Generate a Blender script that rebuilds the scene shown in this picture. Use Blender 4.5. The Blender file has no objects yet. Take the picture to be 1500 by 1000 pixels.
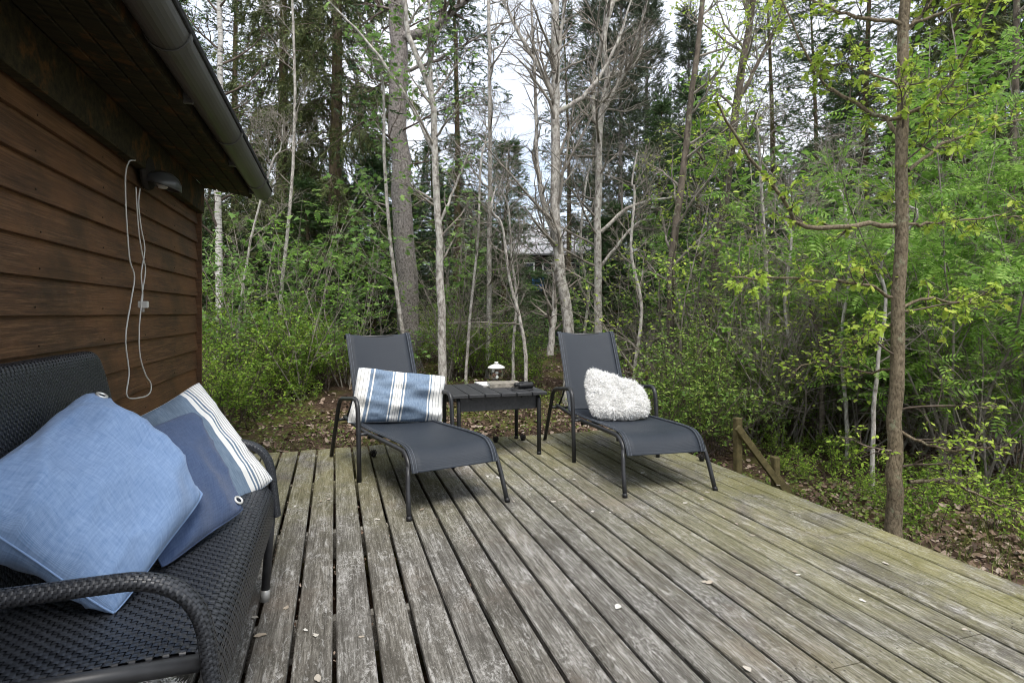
import bpy, math, random
import numpy as np
from mathutils import Vector, Matrix

# ------------------------------------------------------------------ camera, sky, sun, exposure
SC = bpy.context.scene
COL = SC.collection
R = math.radians
FPX, HZ, CAMH = 835.0, 458.0, 1.10            # focal length in photo pixels, horizon row, lens height
cam_d = bpy.data.cameras.new('camera'); cam = bpy.data.objects.new('camera', cam_d); COL.objects.link(cam)
cam_d.sensor_width = 36.0; cam_d.lens = FPX / 1500 * 36.0
cam_d.shift_y = -(500 - HZ) / 1500.0
cam_d.clip_start = 0.05; cam_d.clip_end = 500
cam.location = (0, 0, CAMH); cam.rotation_euler = (R(90), 0, 0)
SC.camera = cam

SUN_EL, SUN_AZ = R(62), R(165)                 # azimuth clockwise from +Y: behind the camera
world = bpy.data.worlds.new('World'); SC.world = world; world.use_nodes = True
wn = world.node_tree; wn.nodes.clear()
w_out = wn.nodes.new('ShaderNodeOutputWorld'); w_bg = wn.nodes.new('ShaderNodeBackground')
w_sky = wn.nodes.new('ShaderNodeTexSky'); w_sky.sky_type = 'NISHITA'; w_sky.sun_disc = False
w_sky.sun_elevation = SUN_EL; w_sky.sun_rotation = SUN_AZ
w_tc = wn.nodes.new('ShaderNodeTexCoord'); w_no = wn.nodes.new('ShaderNodeTexNoise')
w_no.inputs['Scale'].default_value = 2.2; w_no.inputs['Detail'].default_value = 5
w_rp = wn.nodes.new('ShaderNodeMapRange'); w_rp.inputs[1].default_value = .36; w_rp.inputs[2].default_value = .58
w_rp.inputs[3].default_value = .5; w_rp.inputs[4].default_value = .95
w_mx = wn.nodes.new('ShaderNodeMix'); w_mx.data_type = 'RGBA'
w_mx.inputs[7].default_value = (4.3, 4.45, 4.7, 1)
wn.links.new(w_tc.outputs['Generated'], w_no.inputs['Vector'])
wn.links.new(w_no.outputs['Fac'], w_rp.inputs[0]); wn.links.new(w_rp.outputs[0], w_mx.inputs[0])
wn.links.new(w_sky.outputs[0], w_mx.inputs[6]); wn.links.new(w_mx.outputs[2], w_bg.inputs['Color'])
w_bg.inputs['Strength'].default_value = 0.10
wn.links.new(w_bg.outputs[0], w_out.inputs['Surface'])

sun_d = bpy.data.lights.new('sun', 'SUN'); sun = bpy.data.objects.new('sun', sun_d); COL.objects.link(sun)
sun_d.energy = 1.5; sun_d.angle = R(28); sun_d.color = (1, .96, .9)
sdir = Vector((math.sin(SUN_AZ) * math.cos(SUN_EL), math.cos(SUN_AZ) * math.cos(SUN_EL), math.sin(SUN_EL)))
sun.rotation_euler = sdir.to_track_quat('Z', 'Y').to_euler()
vs = SC.view_settings; vs.view_transform = 'Standard'; vs.look = 'None'; vs.gamma = 1; vs.use_curve_mapping = False
vs.exposure = 1.58
SC.render.engine = 'CYCLES'
SC.cycles.use_denoising = True; SC.cycles.filter_width = 1.0
SC.cycles.use_adaptive_sampling = True; SC.cycles.adaptive_threshold = .03
SC.cycles.max_bounces = 7; SC.cycles.diffuse_bounces = 2; SC.cycles.glossy_bounces = 2
SC.cycles.transmission_bounces = 5; SC.cycles.transparent_max_bounces = 6

# ------------------------------------------------------------------ helpers
rng = np.random.default_rng(7); random.seed(7)
A17 = math.atan2(260, FPX)                     # deck boards run this far left of the view axis
UU = np.array([-math.sin(A17), math.cos(A17), 0.0]); NN = np.array([math.cos(A17), math.sin(A17), 0.0]); ZZ = np.array([0, 0, 1.0])
def at(px, py, d):                             # photo pixel at a distance -> world point
    return np.array([(px - 750) / FPX * d, d, CAMH + (HZ - py) * d / FPX])
def dk(n, u, h=0.0):                           # deck frame: across, along, up -> world
    return NN * n + UU * u + ZZ * h
def nu(p): return float(p @ NN), float(p @ UU)
def sm(x, a, b):
    t = np.clip((x - a) / (b - a), 0, 1); return t * t * (3 - 2 * t)
def wav(x, y, seed=0, k=5, f=1.0):             # smooth pseudo noise, about -1..1
    r = np.random.default_rng(seed); s = 0
    for i in range(k):
        a = r.uniform(0, 6.28); fr = f * r.uniform(.6, 1.8)
        s = s + np.sin((x * math.cos(a) + y * math.sin(a)) * fr + r.uniform(0, 6.28))
    return s / k ** .5 / 1.2
def gh(n, u):                                  # ground height in the deck frame
    n = np.asarray(n, float); u = np.asarray(u, float)
    r = sm(n, 2.0, 3.4)
    back = np.maximum(sm(u, 4.84, 4.98), sm(-n, 1.4, 2.2))
    far = .13 * np.clip(u - 19, 0, 30)
    hb = -.07 + .068 * np.clip(u - 4.95, 0, 15) + far
    hr = -.36 + .05 * np.clip(u - 4.0, 0, 18) + far
    h = (-.36 + (hb + .36) * back) * (1 - r) + hr * r
    return h + .035 * wav(n, u, 3, 6, 2.2) * sm(np.maximum(u - 4.9, n - 2.7), 0, 1) + .012 * wav(n, u, 4, 5, 9)
def gw(x, y):                                  # ground height at a world x, y
    x = np.asarray(x, float); y = np.asarray(y, float)
    return gh(x * NN[0] + y * NN[1], x * UU[0] + y * UU[1])

def mk(name, V, F, mat, parent=None, smooth=False):
    V = np.asarray(V, np.float32).reshape(-1, 3)
    Fs = F if isinstance(F, list) else [F]
    Fs = [np.asarray(f, np.int32) for f in Fs if len(f)]
    me = bpy.data.meshes.new(name)
    me.vertices.add(len(V)); me.vertices.foreach_set('co', V.ravel())
    loops = np.concatenate([f.ravel() for f in Fs]); tot = np.concatenate([np.full(len(f), f.shape[1], np.int32) for f in Fs])
    me.loops.add(len(loops)); me.loops.foreach_set('vertex_index', loops)
    st = np.zeros(len(tot), np.int32); st[1:] = np.cumsum(tot)[:-1]
    me.polygons.add(len(tot)); me.polygons.foreach_set('loop_start', st)
    me.polygons.foreach_set('use_smooth', np.full(len(tot), bool(smooth)))
    me.update(calc_edges=True); me.validate()
    if mat: me.materials.append(mat)
    o = bpy.data.objects.new(name, me); COL.objects.link(o)
    if parent: o.parent = parent
    return o
class Bag:                                     # collects shapes that belong to one mesh
    def __init__(s): s.V = []; s.F = {}; s.n = 0
    def add(s, V, F):
        V = np.asarray(V, float).reshape(-1, 3)
        for f in (F if isinstance(F, list) else [F]):
            f = np.asarray(f, int)
            if len(f): s.F.setdefault(f.shape[1], []).append(f + s.n)
        s.V.append(V); s.n += len(V); return s
    def obj(s, name, mat, parent=None, smooth=False):
        return mk(name, np.concatenate(s.V), [np.concatenate(v) for v in s.F.values()], mat, parent, smooth)
def tubes(P, Rd, s=6, caps=False):             # P (N,K,3), Rd (N,K): a tube along every path
    P = np.asarray(P, float); Rd = np.asarray(Rd, float)
    if P.ndim == 2: P = P[None]; Rd = Rd[None] if Rd.ndim == 1 else Rd
    N, K, _ = P.shape
    if Rd.ndim == 1: Rd = np.repeat(Rd[:, None], K, 1)
    T = np.gradient(P, axis=1); T /= np.linalg.norm(T, axis=2, keepdims=True) + 1e-9
    m = T.mean(1); m /= np.linalg.norm(m, axis=1, keepdims=True) + 1e-9
    ref = np.where(np.abs(m[:, 2:3]) < .8, np.array([[0, 0, 1.]]), np.array([[0, 1., 0]]))
    ref = np.repeat(ref[:, None], K, 1)
    X = np.cross(T, ref); X /= np.linalg.norm(X, axis=2, keepdims=True) + 1e-9
    Y = np.cross(T, X)
    a = np.arange(s) * 2 * math.pi / s
    V = P[:, :, None] + Rd[:, :, None, None] * (np.cos(a)[None, None, :, None] * X[:, :, None] + np.sin(a)[None, None, :, None] * Y[:, :, None])
    idx = np.arange(N * K * s).reshape(N, K, s)
    q = np.stack([idx[:, :-1], np.roll(idx, -1, 2)[:, :-1], np.roll(idx, -1, 2)[:, 1:], idx[:, 1:]], -1).reshape(-1, 4)
    F = [q]
    if caps: F.append(np.concatenate([idx[:, 0, ::-1], idx[:, -1]], 0))
    return V.reshape(-1, 3), F
def spline(pts, n=40):                         # Catmull-Rom through points
    p = np.asarray(pts, float); p = np.concatenate([[2 * p[0] - p[1]], p, [2 * p[-1] - p[-2]]])
    t = np.linspace(0, len(p) - 3 - 1e-6, n); i = t.astype(int); f = (t - i)[:, None]
    a, b, c, d = p[i], p[i + 1], p[i + 2], p[i + 3]
    return .5 * (2 * b + (c - a) * f + (2 * a - 5 * b + 4 * c - d) * f ** 2 + (3 * b - a - 3 * c + d) * f ** 3)
def roundpath(pts, r=.05, n=6):                # straight runs with rounded bends
    p = np.asarray(pts, float); out = [p[0]]
    for i in range(1, len(p) - 1):
        a = p[i - 1] - p[i]; b = p[i + 1] - p[i]; la, lb = np.linalg.norm(a), np.linalg.norm(b)
        rr = min(r, la * .48, lb * .48); s = p[i] + a / la * rr; e = p[i] + b / lb * rr
        for t in np.linspace(0, 1, n): out.append((1 - t) ** 2 * s + 2 * t * (1 - t) * p[i] + t * t * e)
    out.append(p[-1]); return np.array(out)
def cbox(c, size, bev=.003, ax=None):          # chamfered box
    c = np.asarray(c, float); h = np.asarray(size, float) / 2; b = min(bev, h.min() * .45)
    V = []; key = {}
    for sx in (-1, 1):
        for sy in (-1, 1):
            for sz in (-1, 1):
                for k in range(3):
                    v = np.array([sx, sy, sz]) * (h - b); v[k] = (sx, sy, sz)[k] * h[k]
                    key[(sx, sy, sz, k)] = len(V); V.append(v)
    q, t = [], []
    for k in range(3):
        i, j = [(1, 2), (2, 0), (0, 1)][k]
        for s in (-1, 1):
            f = []
            for a, bb in ((-1, -1), (1, -1), (1, 1), (-1, 1)):
                d = [0, 0, 0]; d[k] = s; d[i] = a; d[j] = bb; f.append(key[(*d, k)])
            q.append(f if s > 0 else f[::-1])
    for k in range(3):
        i, j = [(1, 2), (2, 0), (0, 1)][k]
        for a in (-1, 1):
            for bb in (-1, 1):
                d0 = [0, 0, 0]; d1 = [0, 0, 0]; d0[k] = -1; d1[k] = 1
                for d in (d0, d1): d[i] = a; d[j] = bb
                f = [key[(*d0, i)], key[(*d1, i)], key[(*d1, j)], key[(*d0, j)]]
                q.append(f if a * bb < 0 else f[::-1])
    for sx in (-1, 1):
        for sy in (-1, 1):
            for sz in (-1, 1):
                f = [key[(sx, sy, sz, k)] for k in range(3)]; t.append(f if sx * sy * sz > 0 else f[::-1])
    V = np.array(V)
    if ax is not None: V = V @ np.asarray(ax, float)
    return V + c, [np.array(q), np.array(t)]
def lathe(prof, s=24, c=(0, 0, 0)):            # profile (r, z) spun about z
    pr = np.asarray(prof, float); K = len(pr); a = np.arange(s) * 2 * math.pi / s
    V = np.stack([pr[:, 0:1] * np.cos(a), pr[:, 0:1] * np.sin(a), np.repeat(pr[:, 1:2], s, 1)], -1).reshape(-1, 3) + np.asarray(c)
    idx = np.arange(K * s).reshape(K, s)
    return V, np.stack([idx[:-1], np.roll(idx, -1, 1)[:-1], np.roll(idx, -1, 1)[1:], idx[1:]], -1).reshape(-1, 4)
def grid_faces(a, b):
    i = np.arange(a * b).reshape(a, b)
    return np.stack([i[:-1, :-1], i[1:, :-1], i[1:, 1:], i[:-1, 1:]], -1).reshape(-1, 4)
def stamp(TV, TF, Rm, pos, sc):                # copies of a template: Rm (N,3,3) rows = local axes
    TV = np.asarray(TV, float); N = len(pos); m = len(TV)
    V = np.einsum('mi,nij->nmj', TV, Rm) * np.asarray(sc, float).reshape(N, 1, 1) + np.asarray(pos)[:, None]
    out = []
    for f in (TF if isinstance(TF, list) else [TF]):
        f = np.asarray(f); out.append((f[None] + (np.arange(N) * m)[:, None, None]).reshape(-1, f.shape[1]))
    return V.reshape(-1, 3), out
def axes(d, up=None, roll=None):               # frames from direction vectors
    d = d / (np.linalg.norm(d, axis=1, keepdims=True) + 1e-9)
    up = np.tile(np.array([[0, 0, 1.]]), (len(d), 1)) if up is None else up
    y = np.cross(up, d); ln = np.linalg.norm(y, axis=1, keepdims=True)
    y = np.where(ln < 1e-3, np.array([[1., 0, 0]]), y / (ln + 1e-9)); z = np.cross(d, y)
    if roll is not None:
        c, s = np.cos(roll)[:, None], np.sin(roll)[:, None]; y, z = c * y + s * z, -s * y + c * z
    return np.stack([d, y, z], 1)
def grow(P, Rd, M, L, ang, K=5, t0=.15, t1=.98, up=0., wob=.12, rs=.6, flat=0., tip=.25, rmax=1., g=rng, lt=None):
    N, Kp, _ = P.shape
    t = (np.arange(M)[None] + g.uniform(0, 1, (N, M))) / M * (t1 - t0) + t0
    x = t * (Kp - 1); i = np.minimum(x.astype(int), Kp - 2); f = (x - i)[..., None]
    n_ = np.arange(N)[:, None]
    pos = P[n_, i] * (1 - f) + P[n_, i + 1] * f
    tan = P[n_, i + 1] - P[n_, i]; tan /= np.linalg.norm(tan, axis=2, keepdims=True) + 1e-9
    r0 = Rd[n_, i] * (1 - f[..., 0]) + Rd[n_, i + 1] * f[..., 0]
    v = g.normal(size=(N, M, 3)); v[..., 2] *= (1 - flat)
    v -= (v * tan).sum(2, keepdims=True) * tan; v /= np.linalg.norm(v, axis=2, keepdims=True) + 1e-9
    a = R(ang) + g.normal(0, .2, (N, M, 1))
    d = np.cos(a) * tan + np.sin(a) * v
    ln = L * g.uniform(.55, 1.15, (N, M)) * (1 - .55 * t if lt is None else lt(t))
    d = d.reshape(-1, 3); ln = ln.reshape(-1); p = pos.reshape(-1, 3)
    path = [p]
    for k in range(K - 1):
        d = d + g.normal(0, wob, d.shape); d[:, 2] += up
        d /= np.linalg.norm(d, axis=1, keepdims=True) + 1e-9
        p = p + d * (ln / (K - 1))[:, None]; path.append(p)
    r = np.minimum(r0.reshape(-1) * rs, rmax)
    return np.stack(path, 1), r[:, None] * np.linspace(1, tip, K)[None]
def along(P, M, g=rng, t0=.2, t1=1.0):         # points and tangents spread on paths
    N, K, _ = P.shape; t = g.uniform(t0, t1, (N, M)) * (K - 1) * .9999; i = np.minimum(t.astype(int), K - 2); f = (t - i)[..., None]; n_ = np.arange(N)[:, None]
    p = P[n_, i] * (1 - f) + P[n_, i + 1] * f; d = P[n_, i + 1] - P[n_, i]
    return p.reshape(-1, 3), (d / (np.linalg.norm(d, axis=2, keepdims=True) + 1e-9)).reshape(-1, 3)

def tag(o, label=None, cat=None, group=None, kind=None):
    if label: o['label'] = label
    if cat: o['category'] = cat
    if group: o['group'] = group
    if kind: o['kind'] = kind
    return o
def empty(name, loc=(0, 0, 0), rz=0.0):
    o = bpy.data.objects.new(name, None); COL.objects.link(o); o.location = Vector([float(v) for v in loc]); o.rotation_euler.z = rz
    o.empty_display_size = .1; return o
def dup(o, parent=None):
    c = o.copy(); COL.objects.link(c); c.parent = parent
    for ch in list(o.children): dup(ch, c)
    return c

# ------------------------------------------------------------------ materials
class Mat:
    def __init__(s, name):
        s.m = bpy.data.materials.new(name); s.m.use_nodes = True; s.nt = s.m.node_tree
        s.p = s.nt.nodes['Principled BSDF']; s.out = s.nt.nodes['Material Output']
    def n(s, t, **k):
        x = s.nt.nodes.new(t)
        for a, b in k.items(): setattr(x, a, b)
        return x
    def l(s, a, b): s.nt.links.new(a, b)
    def coord(s, which='Object', scale=(1, 1, 1), rot=(0, 0, 0), rnd=False):
        tc = s.n('ShaderNodeTexCoord'); mp = s.n('ShaderNodeMapping'); mp.inputs['Scale'].default_value = scale; mp.inputs['Rotation'].default_value = rot
        if which == 'World':
            ge = s.n('ShaderNodeNewGeometry'); s.l(ge.outputs['Position'], mp.inputs['Vector'])
        else: s.l(tc.outputs[which], mp.inputs['Vector'])
        if rnd:
            oi = s.n('ShaderNodeObjectInfo'); mu = s.n('ShaderNodeMath', operation='MULTIPLY'); mu.inputs[1].default_value = 57.0
            cx = s.n('ShaderNodeCombineXYZ'); s.l(oi.outputs['Random'], mu.inputs[0])
            for q in range(3): s.l(mu.outputs[0], cx.inputs[q])
            s.l(cx.outputs[0], mp.inputs['Location'])
        return mp.outputs['Vector']
    def noise(s, vec, scale=5, detail=4, rough=.55, dist=0.):
        x = s.n('ShaderNodeTexNoise'); x.inputs['Scale'].default_value = scale; x.inputs['Detail'].default_value = detail
        x.inputs['Roughness'].default_value = rough; x.inputs['Distortion'].default_value = dist
        if vec is not None: s.l(vec, x.inputs['Vector'])
        return x.outputs['Fac']
    def ramp(s, fac, stops):
        x = s.n('ShaderNodeValToRGB'); e = x.color_ramp.elements
        while len(e) < len(stops): e.new(.5)
        for k, (p, c) in enumerate(stops):
            e[k].position = p; e[k].color = (*c, 1) if isinstance(c, (tuple, list)) else (c, c, c, 1)
        s.l(fac, x.inputs[0]); return x.outputs[0]
    def mix(s, fac, a, b, mode='MIX'):
        x = s.n('ShaderNodeMix', data_type='RGBA', blend_type=mode)
        for i, v in ((0, fac), (6, a), (7, b)):
            if hasattr(v, 'links') or hasattr(v, 'is_linked'): s.l(v, x.inputs[i])
            else: x.inputs[i].default_value = v if i == 0 else ((*v, 1) if len(v) == 3 else v)
        return x.outputs[2]
    def math(s, op, a, b=0.):
        x = s.n('ShaderNodeMath', operation=op)
        for i, v in ((0, a), (1, b)):
            if hasattr(v, 'is_linked'): s.l(v, x.inputs[i])
            else: x.inputs[i].default_value = v
        return x.outputs[0]
    def col(s, c):
        if hasattr(c, 'is_linked'): s.l(c, s.p.inputs['Base Color'])
        else: s.p.inputs['Base Color'].default_value = (*c, 1)
        return s
    def set(s, rough=.6, spec=.3, metal=0.):
        s.p.inputs['Roughness'].default_value = rough; s.p.inputs['Specular IOR Level'].default_value = spec; s.p.inputs['Metallic'].default_value = metal; return s
    def bump(s, h, strength=.3, dist=.01):
        x = s.n('ShaderNodeBump'); x.inputs['Strength'].default_value = strength; x.inputs['Distance'].default_value = dist
        s.l(h, x.inputs['Height']); s.l(x.outputs[0], s.p.inputs['Normal']); return s
    def leafy(s, c, tr=.4):                    # thin leaf: part of the light passes through
        t = s.n('ShaderNodeBsdfTranslucent'); mx = s.n('ShaderNodeMixShader'); mx.inputs[0].default_value = tr
        if hasattr(c, 'is_linked'): s.l(c, t.inputs['Color']); s.l(c, s.p.inputs['Base Color'])
        else: t.inputs['Color'].default_value = (*c, 1); s.p.inputs['Base Color'].default_value = (*c, 1)
        s.l(s.p.outputs[0], mx.inputs[1]); s.l(t.outputs[0], mx.inputs[2]); s.l(mx.outputs[0], s.out.inputs['Surface']); return s
MT = {}
def leafmat(name, stops, tr=.4, rough=.5, obj=.25):
    m = Mat(name); g = m.n('ShaderNodeNewGeometry'); oi = m.n('ShaderNodeObjectInfo')
    f = m.math('ADD', m.math('MULTIPLY', g.outputs['Random Per Island'], 1 - obj), m.math('MULTIPLY', oi.outputs['Random'], obj))
    m.set(rough, .25).leafy(m.ramp(f, stops), tr); MT[name] = m.m; return m.m
leafmat('oak_leaf', [(0, (.20, .32, .035)), (.5, (.33, .47, .06)), (.92, (.50, .60, .11)), (1, (.48, .40, .08))], .45)
leafmat('rowan_leaf', [(0, (.08, .18, .025)), (.5, (.17, .32, .05)), (1, (.36, .52, .13))], .45)
leafmat('maple_leaf', [(0, (.09, .19, .04)), (.6, (.18, .32, .08)), (1, (.30, .43, .13))], .4)
leafmat('shrub_leaf', [(0, (.07, .15, .015)), (.5, (.20, .34, .04)), (1, (.44, .56, .09))], .45)
leafmat('bush_leaf', [(0, (.055, .12, .022)), (.5, (.16, .27, .05)), (1, (.38, .48, .10))], .4)
leafmat('herb_leaf', [(0, (.045, .075, .015)), (.5, (.11, .17, .03)), (1, (.26, .32, .06))], .35)
leafmat('grass_blade', [(0, (.06, .09, .02)), (.6, (.13, .17, .04)), (1, (.28, .25, .10))], .3)
leafmat('spruce_needle', [(0, (.014, .037, .012)), (.5, (.038, .082, .026)), (1, (.115, .185, .052))], .12)
leafmat('spruce_needle_warm', [(0, (.04, .058, .018)), (.5, (.09, .115, .037)), (1, (.18, .19, .07))], .15)
leafmat('pine_needle', [(0, (.035, .055, .028)), (.5, (.06, .085, .045)), (1, (.10, .12, .07))], .12)
leafmat('litter_leaf', [(0, (.04, .026, .018)), (.25, (.10, .064, .043)), (.55, (.20, .138, .10)), (.8, (.34, .265, .21)), (1, (.60, .54, .48))], .12, .7)

def barkmat(name, dark, light, scale=(1, 1, .25), sc=22, moss=None, bump=.5, lichen=None):
    m = Mat(name); v = m.coord('Object', scale); a = m.noise(v, sc, 5, .65, .4)
    c = m.ramp(a, [(.34, dark), (.62, light)])
    b = m.noise(m.coord('Object'), 2.2, 4, .6)
    c = m.mix(m.ramp(b, [(.35, 0.), (.7, .35)]), c, tuple(x * .5 for x in dark))
    if moss: c = m.mix(m.ramp(m.noise(m.coord('Object', (1, 1, .5)), 4, 5, .7), [(.47, 0.), (.62, .8)]), c, moss)
    if lichen: c = m.mix(m.ramp(m.noise(m.coord('Object'), 9, 4, .7), [(.58, 0.), (.64, .8)]), c, lichen)
    m.col(c).set(.85, .15).bump(a, bump, .02); MT[name] = m.m
barkmat('bark_scaly', (.085, .072, .066), (.36, .325, .30), (1, 1, .7), 42, bump=.8)
barkmat('bark_spruce', (.05, .038, .024), (.14, .105, .07), (1, 1, .5), 20, moss=(.10, .10, .025))
barkmat('bark_oak', (.085, .066, .043), (.27, .22, .15), (1, 1, .45), 85, bump=.7, lichen=(.25, .26, .17))
barkmat('bark_grey', (.15, .13, .11), (.56, .53, .48), (1, 1, .55), 26, lichen=(.40, .40, .33))
barkmat('bark_dark', (.055, .045, .036), (.17, .14, .11), (1, 1, .4), 18, lichen=(.22, .23, .15))
barkmat('twig_grey', (.12, .105, .085), (.34, .305, .26), (1, 1, 1), 8)
barkmat('twig_brown', (.06, .045, .035), (.17, .135, .11), (1, 1, 1), 8)
m = Mat('bark_birch'); v = m.coord('Object', (1, 1, 6)); a = m.noise(v, 5, 4, .7)
m.col(m.ramp(a, [(.36, (.06, .055, .05)), (.46, (.42, .40, .37)), (.7, (.62, .60, .56))])).set(.7, .2).bump(a, .2); MT['bark_birch'] = m.m

PITCH = .133
def deckmat():
    m = Mat('weathered_deck_wood')
    sp0 = m.n('ShaderNodeSeparateXYZ'); m.l(m.coord('World', (1, 1, 1), (0, 0, -A17)), sp0.inputs[0])
    row = m.math('FLOOR', m.math('DIVIDE', sp0.outputs[0], PITCH))     # which row of boards this is
    def brd(sx, sy):                           # board-frame coordinates, shifted for every row of boards
        ge = m.n('ShaderNodeNewGeometry'); r1 = m.n('ShaderNodeMapping'); r1.inputs['Rotation'].default_value = (0, 0, -A17); m.l(ge.outputs['Position'], r1.inputs['Vector'])
        cx = m.n('ShaderNodeCombineXYZ'); r2 = m.n('ShaderNodeMapping'); r2.inputs['Scale'].default_value = (sx, sy, 1)
        q_ = m.math('MULTIPLY', row, 7.31); m.l(q_, cx.inputs[2]); m.l(m.math('MULTIPLY', row, 1.7), cx.inputs[1]); m.l(cx.outputs[0], r2.inputs['Location']); m.l(r1.outputs[0], r2.inputs['Vector']); return r2.outputs[0]
    v = brd(1, .06); v2 = brd(1, .22)
    vw = m.coord('World', (1, 1, 1), (0, 0, -A17))
    grain = m.mix(.5, m.noise(v, 60, 6, .7, .6), m.noise(brd(1, .045), 190, 4, .75, .3)); mid = m.noise(v2, 9, 5, .65, .5)
    wn_ = m.n('ShaderNodeTexWhiteNoise', noise_dimensions='1D'); m.l(row, wn_.inputs['W'])
    base = m.ramp(grain, [(.36, (.038, .035, .030)), (.49, (.118, .111, .098)), (.60, (.26, .25, .232))])
    tone = m.ramp(wn_.outputs['Value'], [(0, (.84, .83, .80)), (.35, (1, .97, .92)), (.7, (.90, .91, .93)), (1, (1.06, 1.04, 1.0))])
    base = m.mix(1.0, base, tone, 'MULTIPLY')
    base = m.mix(m.ramp(mid, [(.38, .55), (.5, 0.)]), base, (.055, .05, .042))            # damp, dark patches
    warm = m.noise(m.coord('World', (1, 1, 1)), 1.7, 4, .6)
    base = m.mix(m.ramp(warm, [(.54, 0.), (.72, .4)]), base, (.19, .145, .11))
    pale = m.math('MULTIPLY', m.ramp(m.noise(v2, 20, 7, .8, 1.0), [(.53, 0.), (.60, 1.)]), m.ramp(m.noise(v, 120, 3, .7), [(.42, .1), (.6, 1.)]))
    base = m.mix(m.math('MULTIPLY', pale, .55), base, (.52, .51, .49))                   # worn pale fibres
    fl = m.math('MULTIPLY', m.ramp(m.noise(brd(1, .45), 7, 5, .7, .6), [(.5, 0.), (.6, 1.)]), m.ramp(m.noise(brd(1, .5), 75, 5, .8, .8), [(.5, 0.), (.58, 1.)]))
    base = m.mix(m.math('MULTIPLY', fl, .6), base, (.44, .43, .41))                        # flaking grey skin of old stain
    base = m.mix(m.math('MULTIPLY', m.ramp(m.noise(brd(1, .5), 60, 6, .8, .5), [(.36, .65), (.46, 0.)]), 1.0), base, (.05, .046, .04))
    sp = m.n('ShaderNodeSeparateXYZ'); m.l(vw, sp.inputs[0])
    edge = m.ramp(m.math('MULTIPLY', sp.outputs[0], .2), [(.2, .0), (.58, 1.)])         # algae towards the wood side
    far = m.ramp(m.math('MULTIPLY', sp.outputs[1], .2), [(.5, .0), (.93, .8)])
    alg = m.math('MULTIPLY', m.math('MAXIMUM', edge, far), m.ramp(m.noise(vw, 1.9, 6, .72, .4), [(.34, 0.), (.56, 1.)]))
    base = m.mix(m.math('MULTIPLY', m.math('MULTIPLY', alg, .78), m.ramp(grain, [(.3, .35), (.6, .85)])), base, (.25, .235, .06))
    fine = m.noise(brd(1, .35), 170, 3, .65)
    base = m.mix(m.ramp(fine, [(.3, .75), (.43, 0.)]), base, (.04, .036, .03))
    base = m.mix(m.ramp(fine, [(.60, .0), (.72, .4)]), base, (.50, .48, .44))
    m.col(base).set(.82, .2).bump(m.mix(.45, grain, fine), .55, .006); MT['deck'] = m.m
deckmat()
m = Mat('stained_cladding'); v = m.coord('Object', (.05, 1, 1), rnd=True)
g1 = m.mix(.5, m.noise(v, 45, 6, .75, .5), m.noise(m.coord('Object', (.03, 1, 1), rnd=True), 170, 5, .75)); g2 = m.noise(m.coord('Object', (.5, 1, 1.4), rnd=True), 2.4, 5, .65)
c = m.ramp(g1, [(.36, (.030, .015, .008)), (.5, (.096, .049, .0235)), (.64, (.21, .116, .058))])
c = m.mix(m.ramp(g2, [(.42, .0), (.66, .7)]), c, (.18, .082, .032))
c = m.mix(m.ramp(m.noise(m.coord('World', (1, 1, 1)), 3.1, 4, .6), [(.46, 0.), (.66, .55)]), c, (.025, .020, .011))
m.col(c).set(.6, .3).bump(g1, .5, .004); MT['cladding'] = m.m
m = Mat('shaded_mildewed_soffit'); g1 = m.noise(m.coord('Object', (.06, 1, 1), rnd=True), 30, 5, .7)
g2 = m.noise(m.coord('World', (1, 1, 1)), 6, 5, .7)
c = m.ramp(g1, [(.35, (.014, .0125, .007)), (.65, (.05, .04, .019))])  # near-black tones hold painted eave shade as well as mildew
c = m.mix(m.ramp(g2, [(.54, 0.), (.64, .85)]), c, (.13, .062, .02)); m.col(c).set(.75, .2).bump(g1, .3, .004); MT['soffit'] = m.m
m = Mat('gutter_metal'); g1 = m.noise(m.coord('Object', (1, .2, 1)), 5, 5, .6)
m.col(m.ramp(g1, [(.3, (.062, .060, .053)), (.7, (.115, .112, .10))])).set(.42, .5).bump(g1, .05); MT['gutter'] = m.m
m = Mat('roof_felt'); m.col(m.ramp(m.noise(m.coord('Object'), 60, 3), [(.3, .03), (.7, .06)])).set(.9, .1); MT['roof'] = m.m
m = Mat('lamp_glass'); m.col((.06, .062, .06)).set(.3, .5); MT['lamp'] = m.m
m = Mat('white_plastic'); m.col((.62, .61, .57)).set(.45, .4); MT['whitepl'] = m.m
m = Mat('green_post_wood'); g1 = m.noise(m.coord('Object', (1, 1, 1)), 25, 5, .7, .4)
m.col(m.ramp(g1, [(.3, (.055, .046, .02)), (.7, (.15, .122, .055))])).set(.8, .2).bump(g1, .4, .004); MT['post'] = m.m
m = Mat('wicker'); g1 = m.noise(m.coord('Object'), 220, 2)
m.col(m.ramp(g1, [(.3, (.016, .0175, .021)), (.7, (.036, .040, .048))])).set(.38, .5); MT['wicker'] = m.m
m = Mat('wicker_backing'); m.col((.008, .008, .009)).set(.8, .1); MT['wickback'] = m.m
m = Mat('black_metal'); m.col(m.ramp(m.noise(m.coord('Object'), 40, 3), [(.3, (.018, .019, .021)), (.7, (.030, .031, .034))])).set(.42, .45); MT['black'] = m.m
m = Mat('silver_foot'); m.col((.38, .37, .35)).set(.4, .5, .3); MT['silver'] = m.m
m = Mat('black_table'); g1 = m.noise(m.coord('Object', (1, .1, 1)), 60, 4)
m.col(m.ramp(g1, [(.3, (.020, .021, .023)), (.7, (.040, .041, .044))])).set(.5, .4).bump(g1, .15, .003); MT['table'] = m.m
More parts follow.
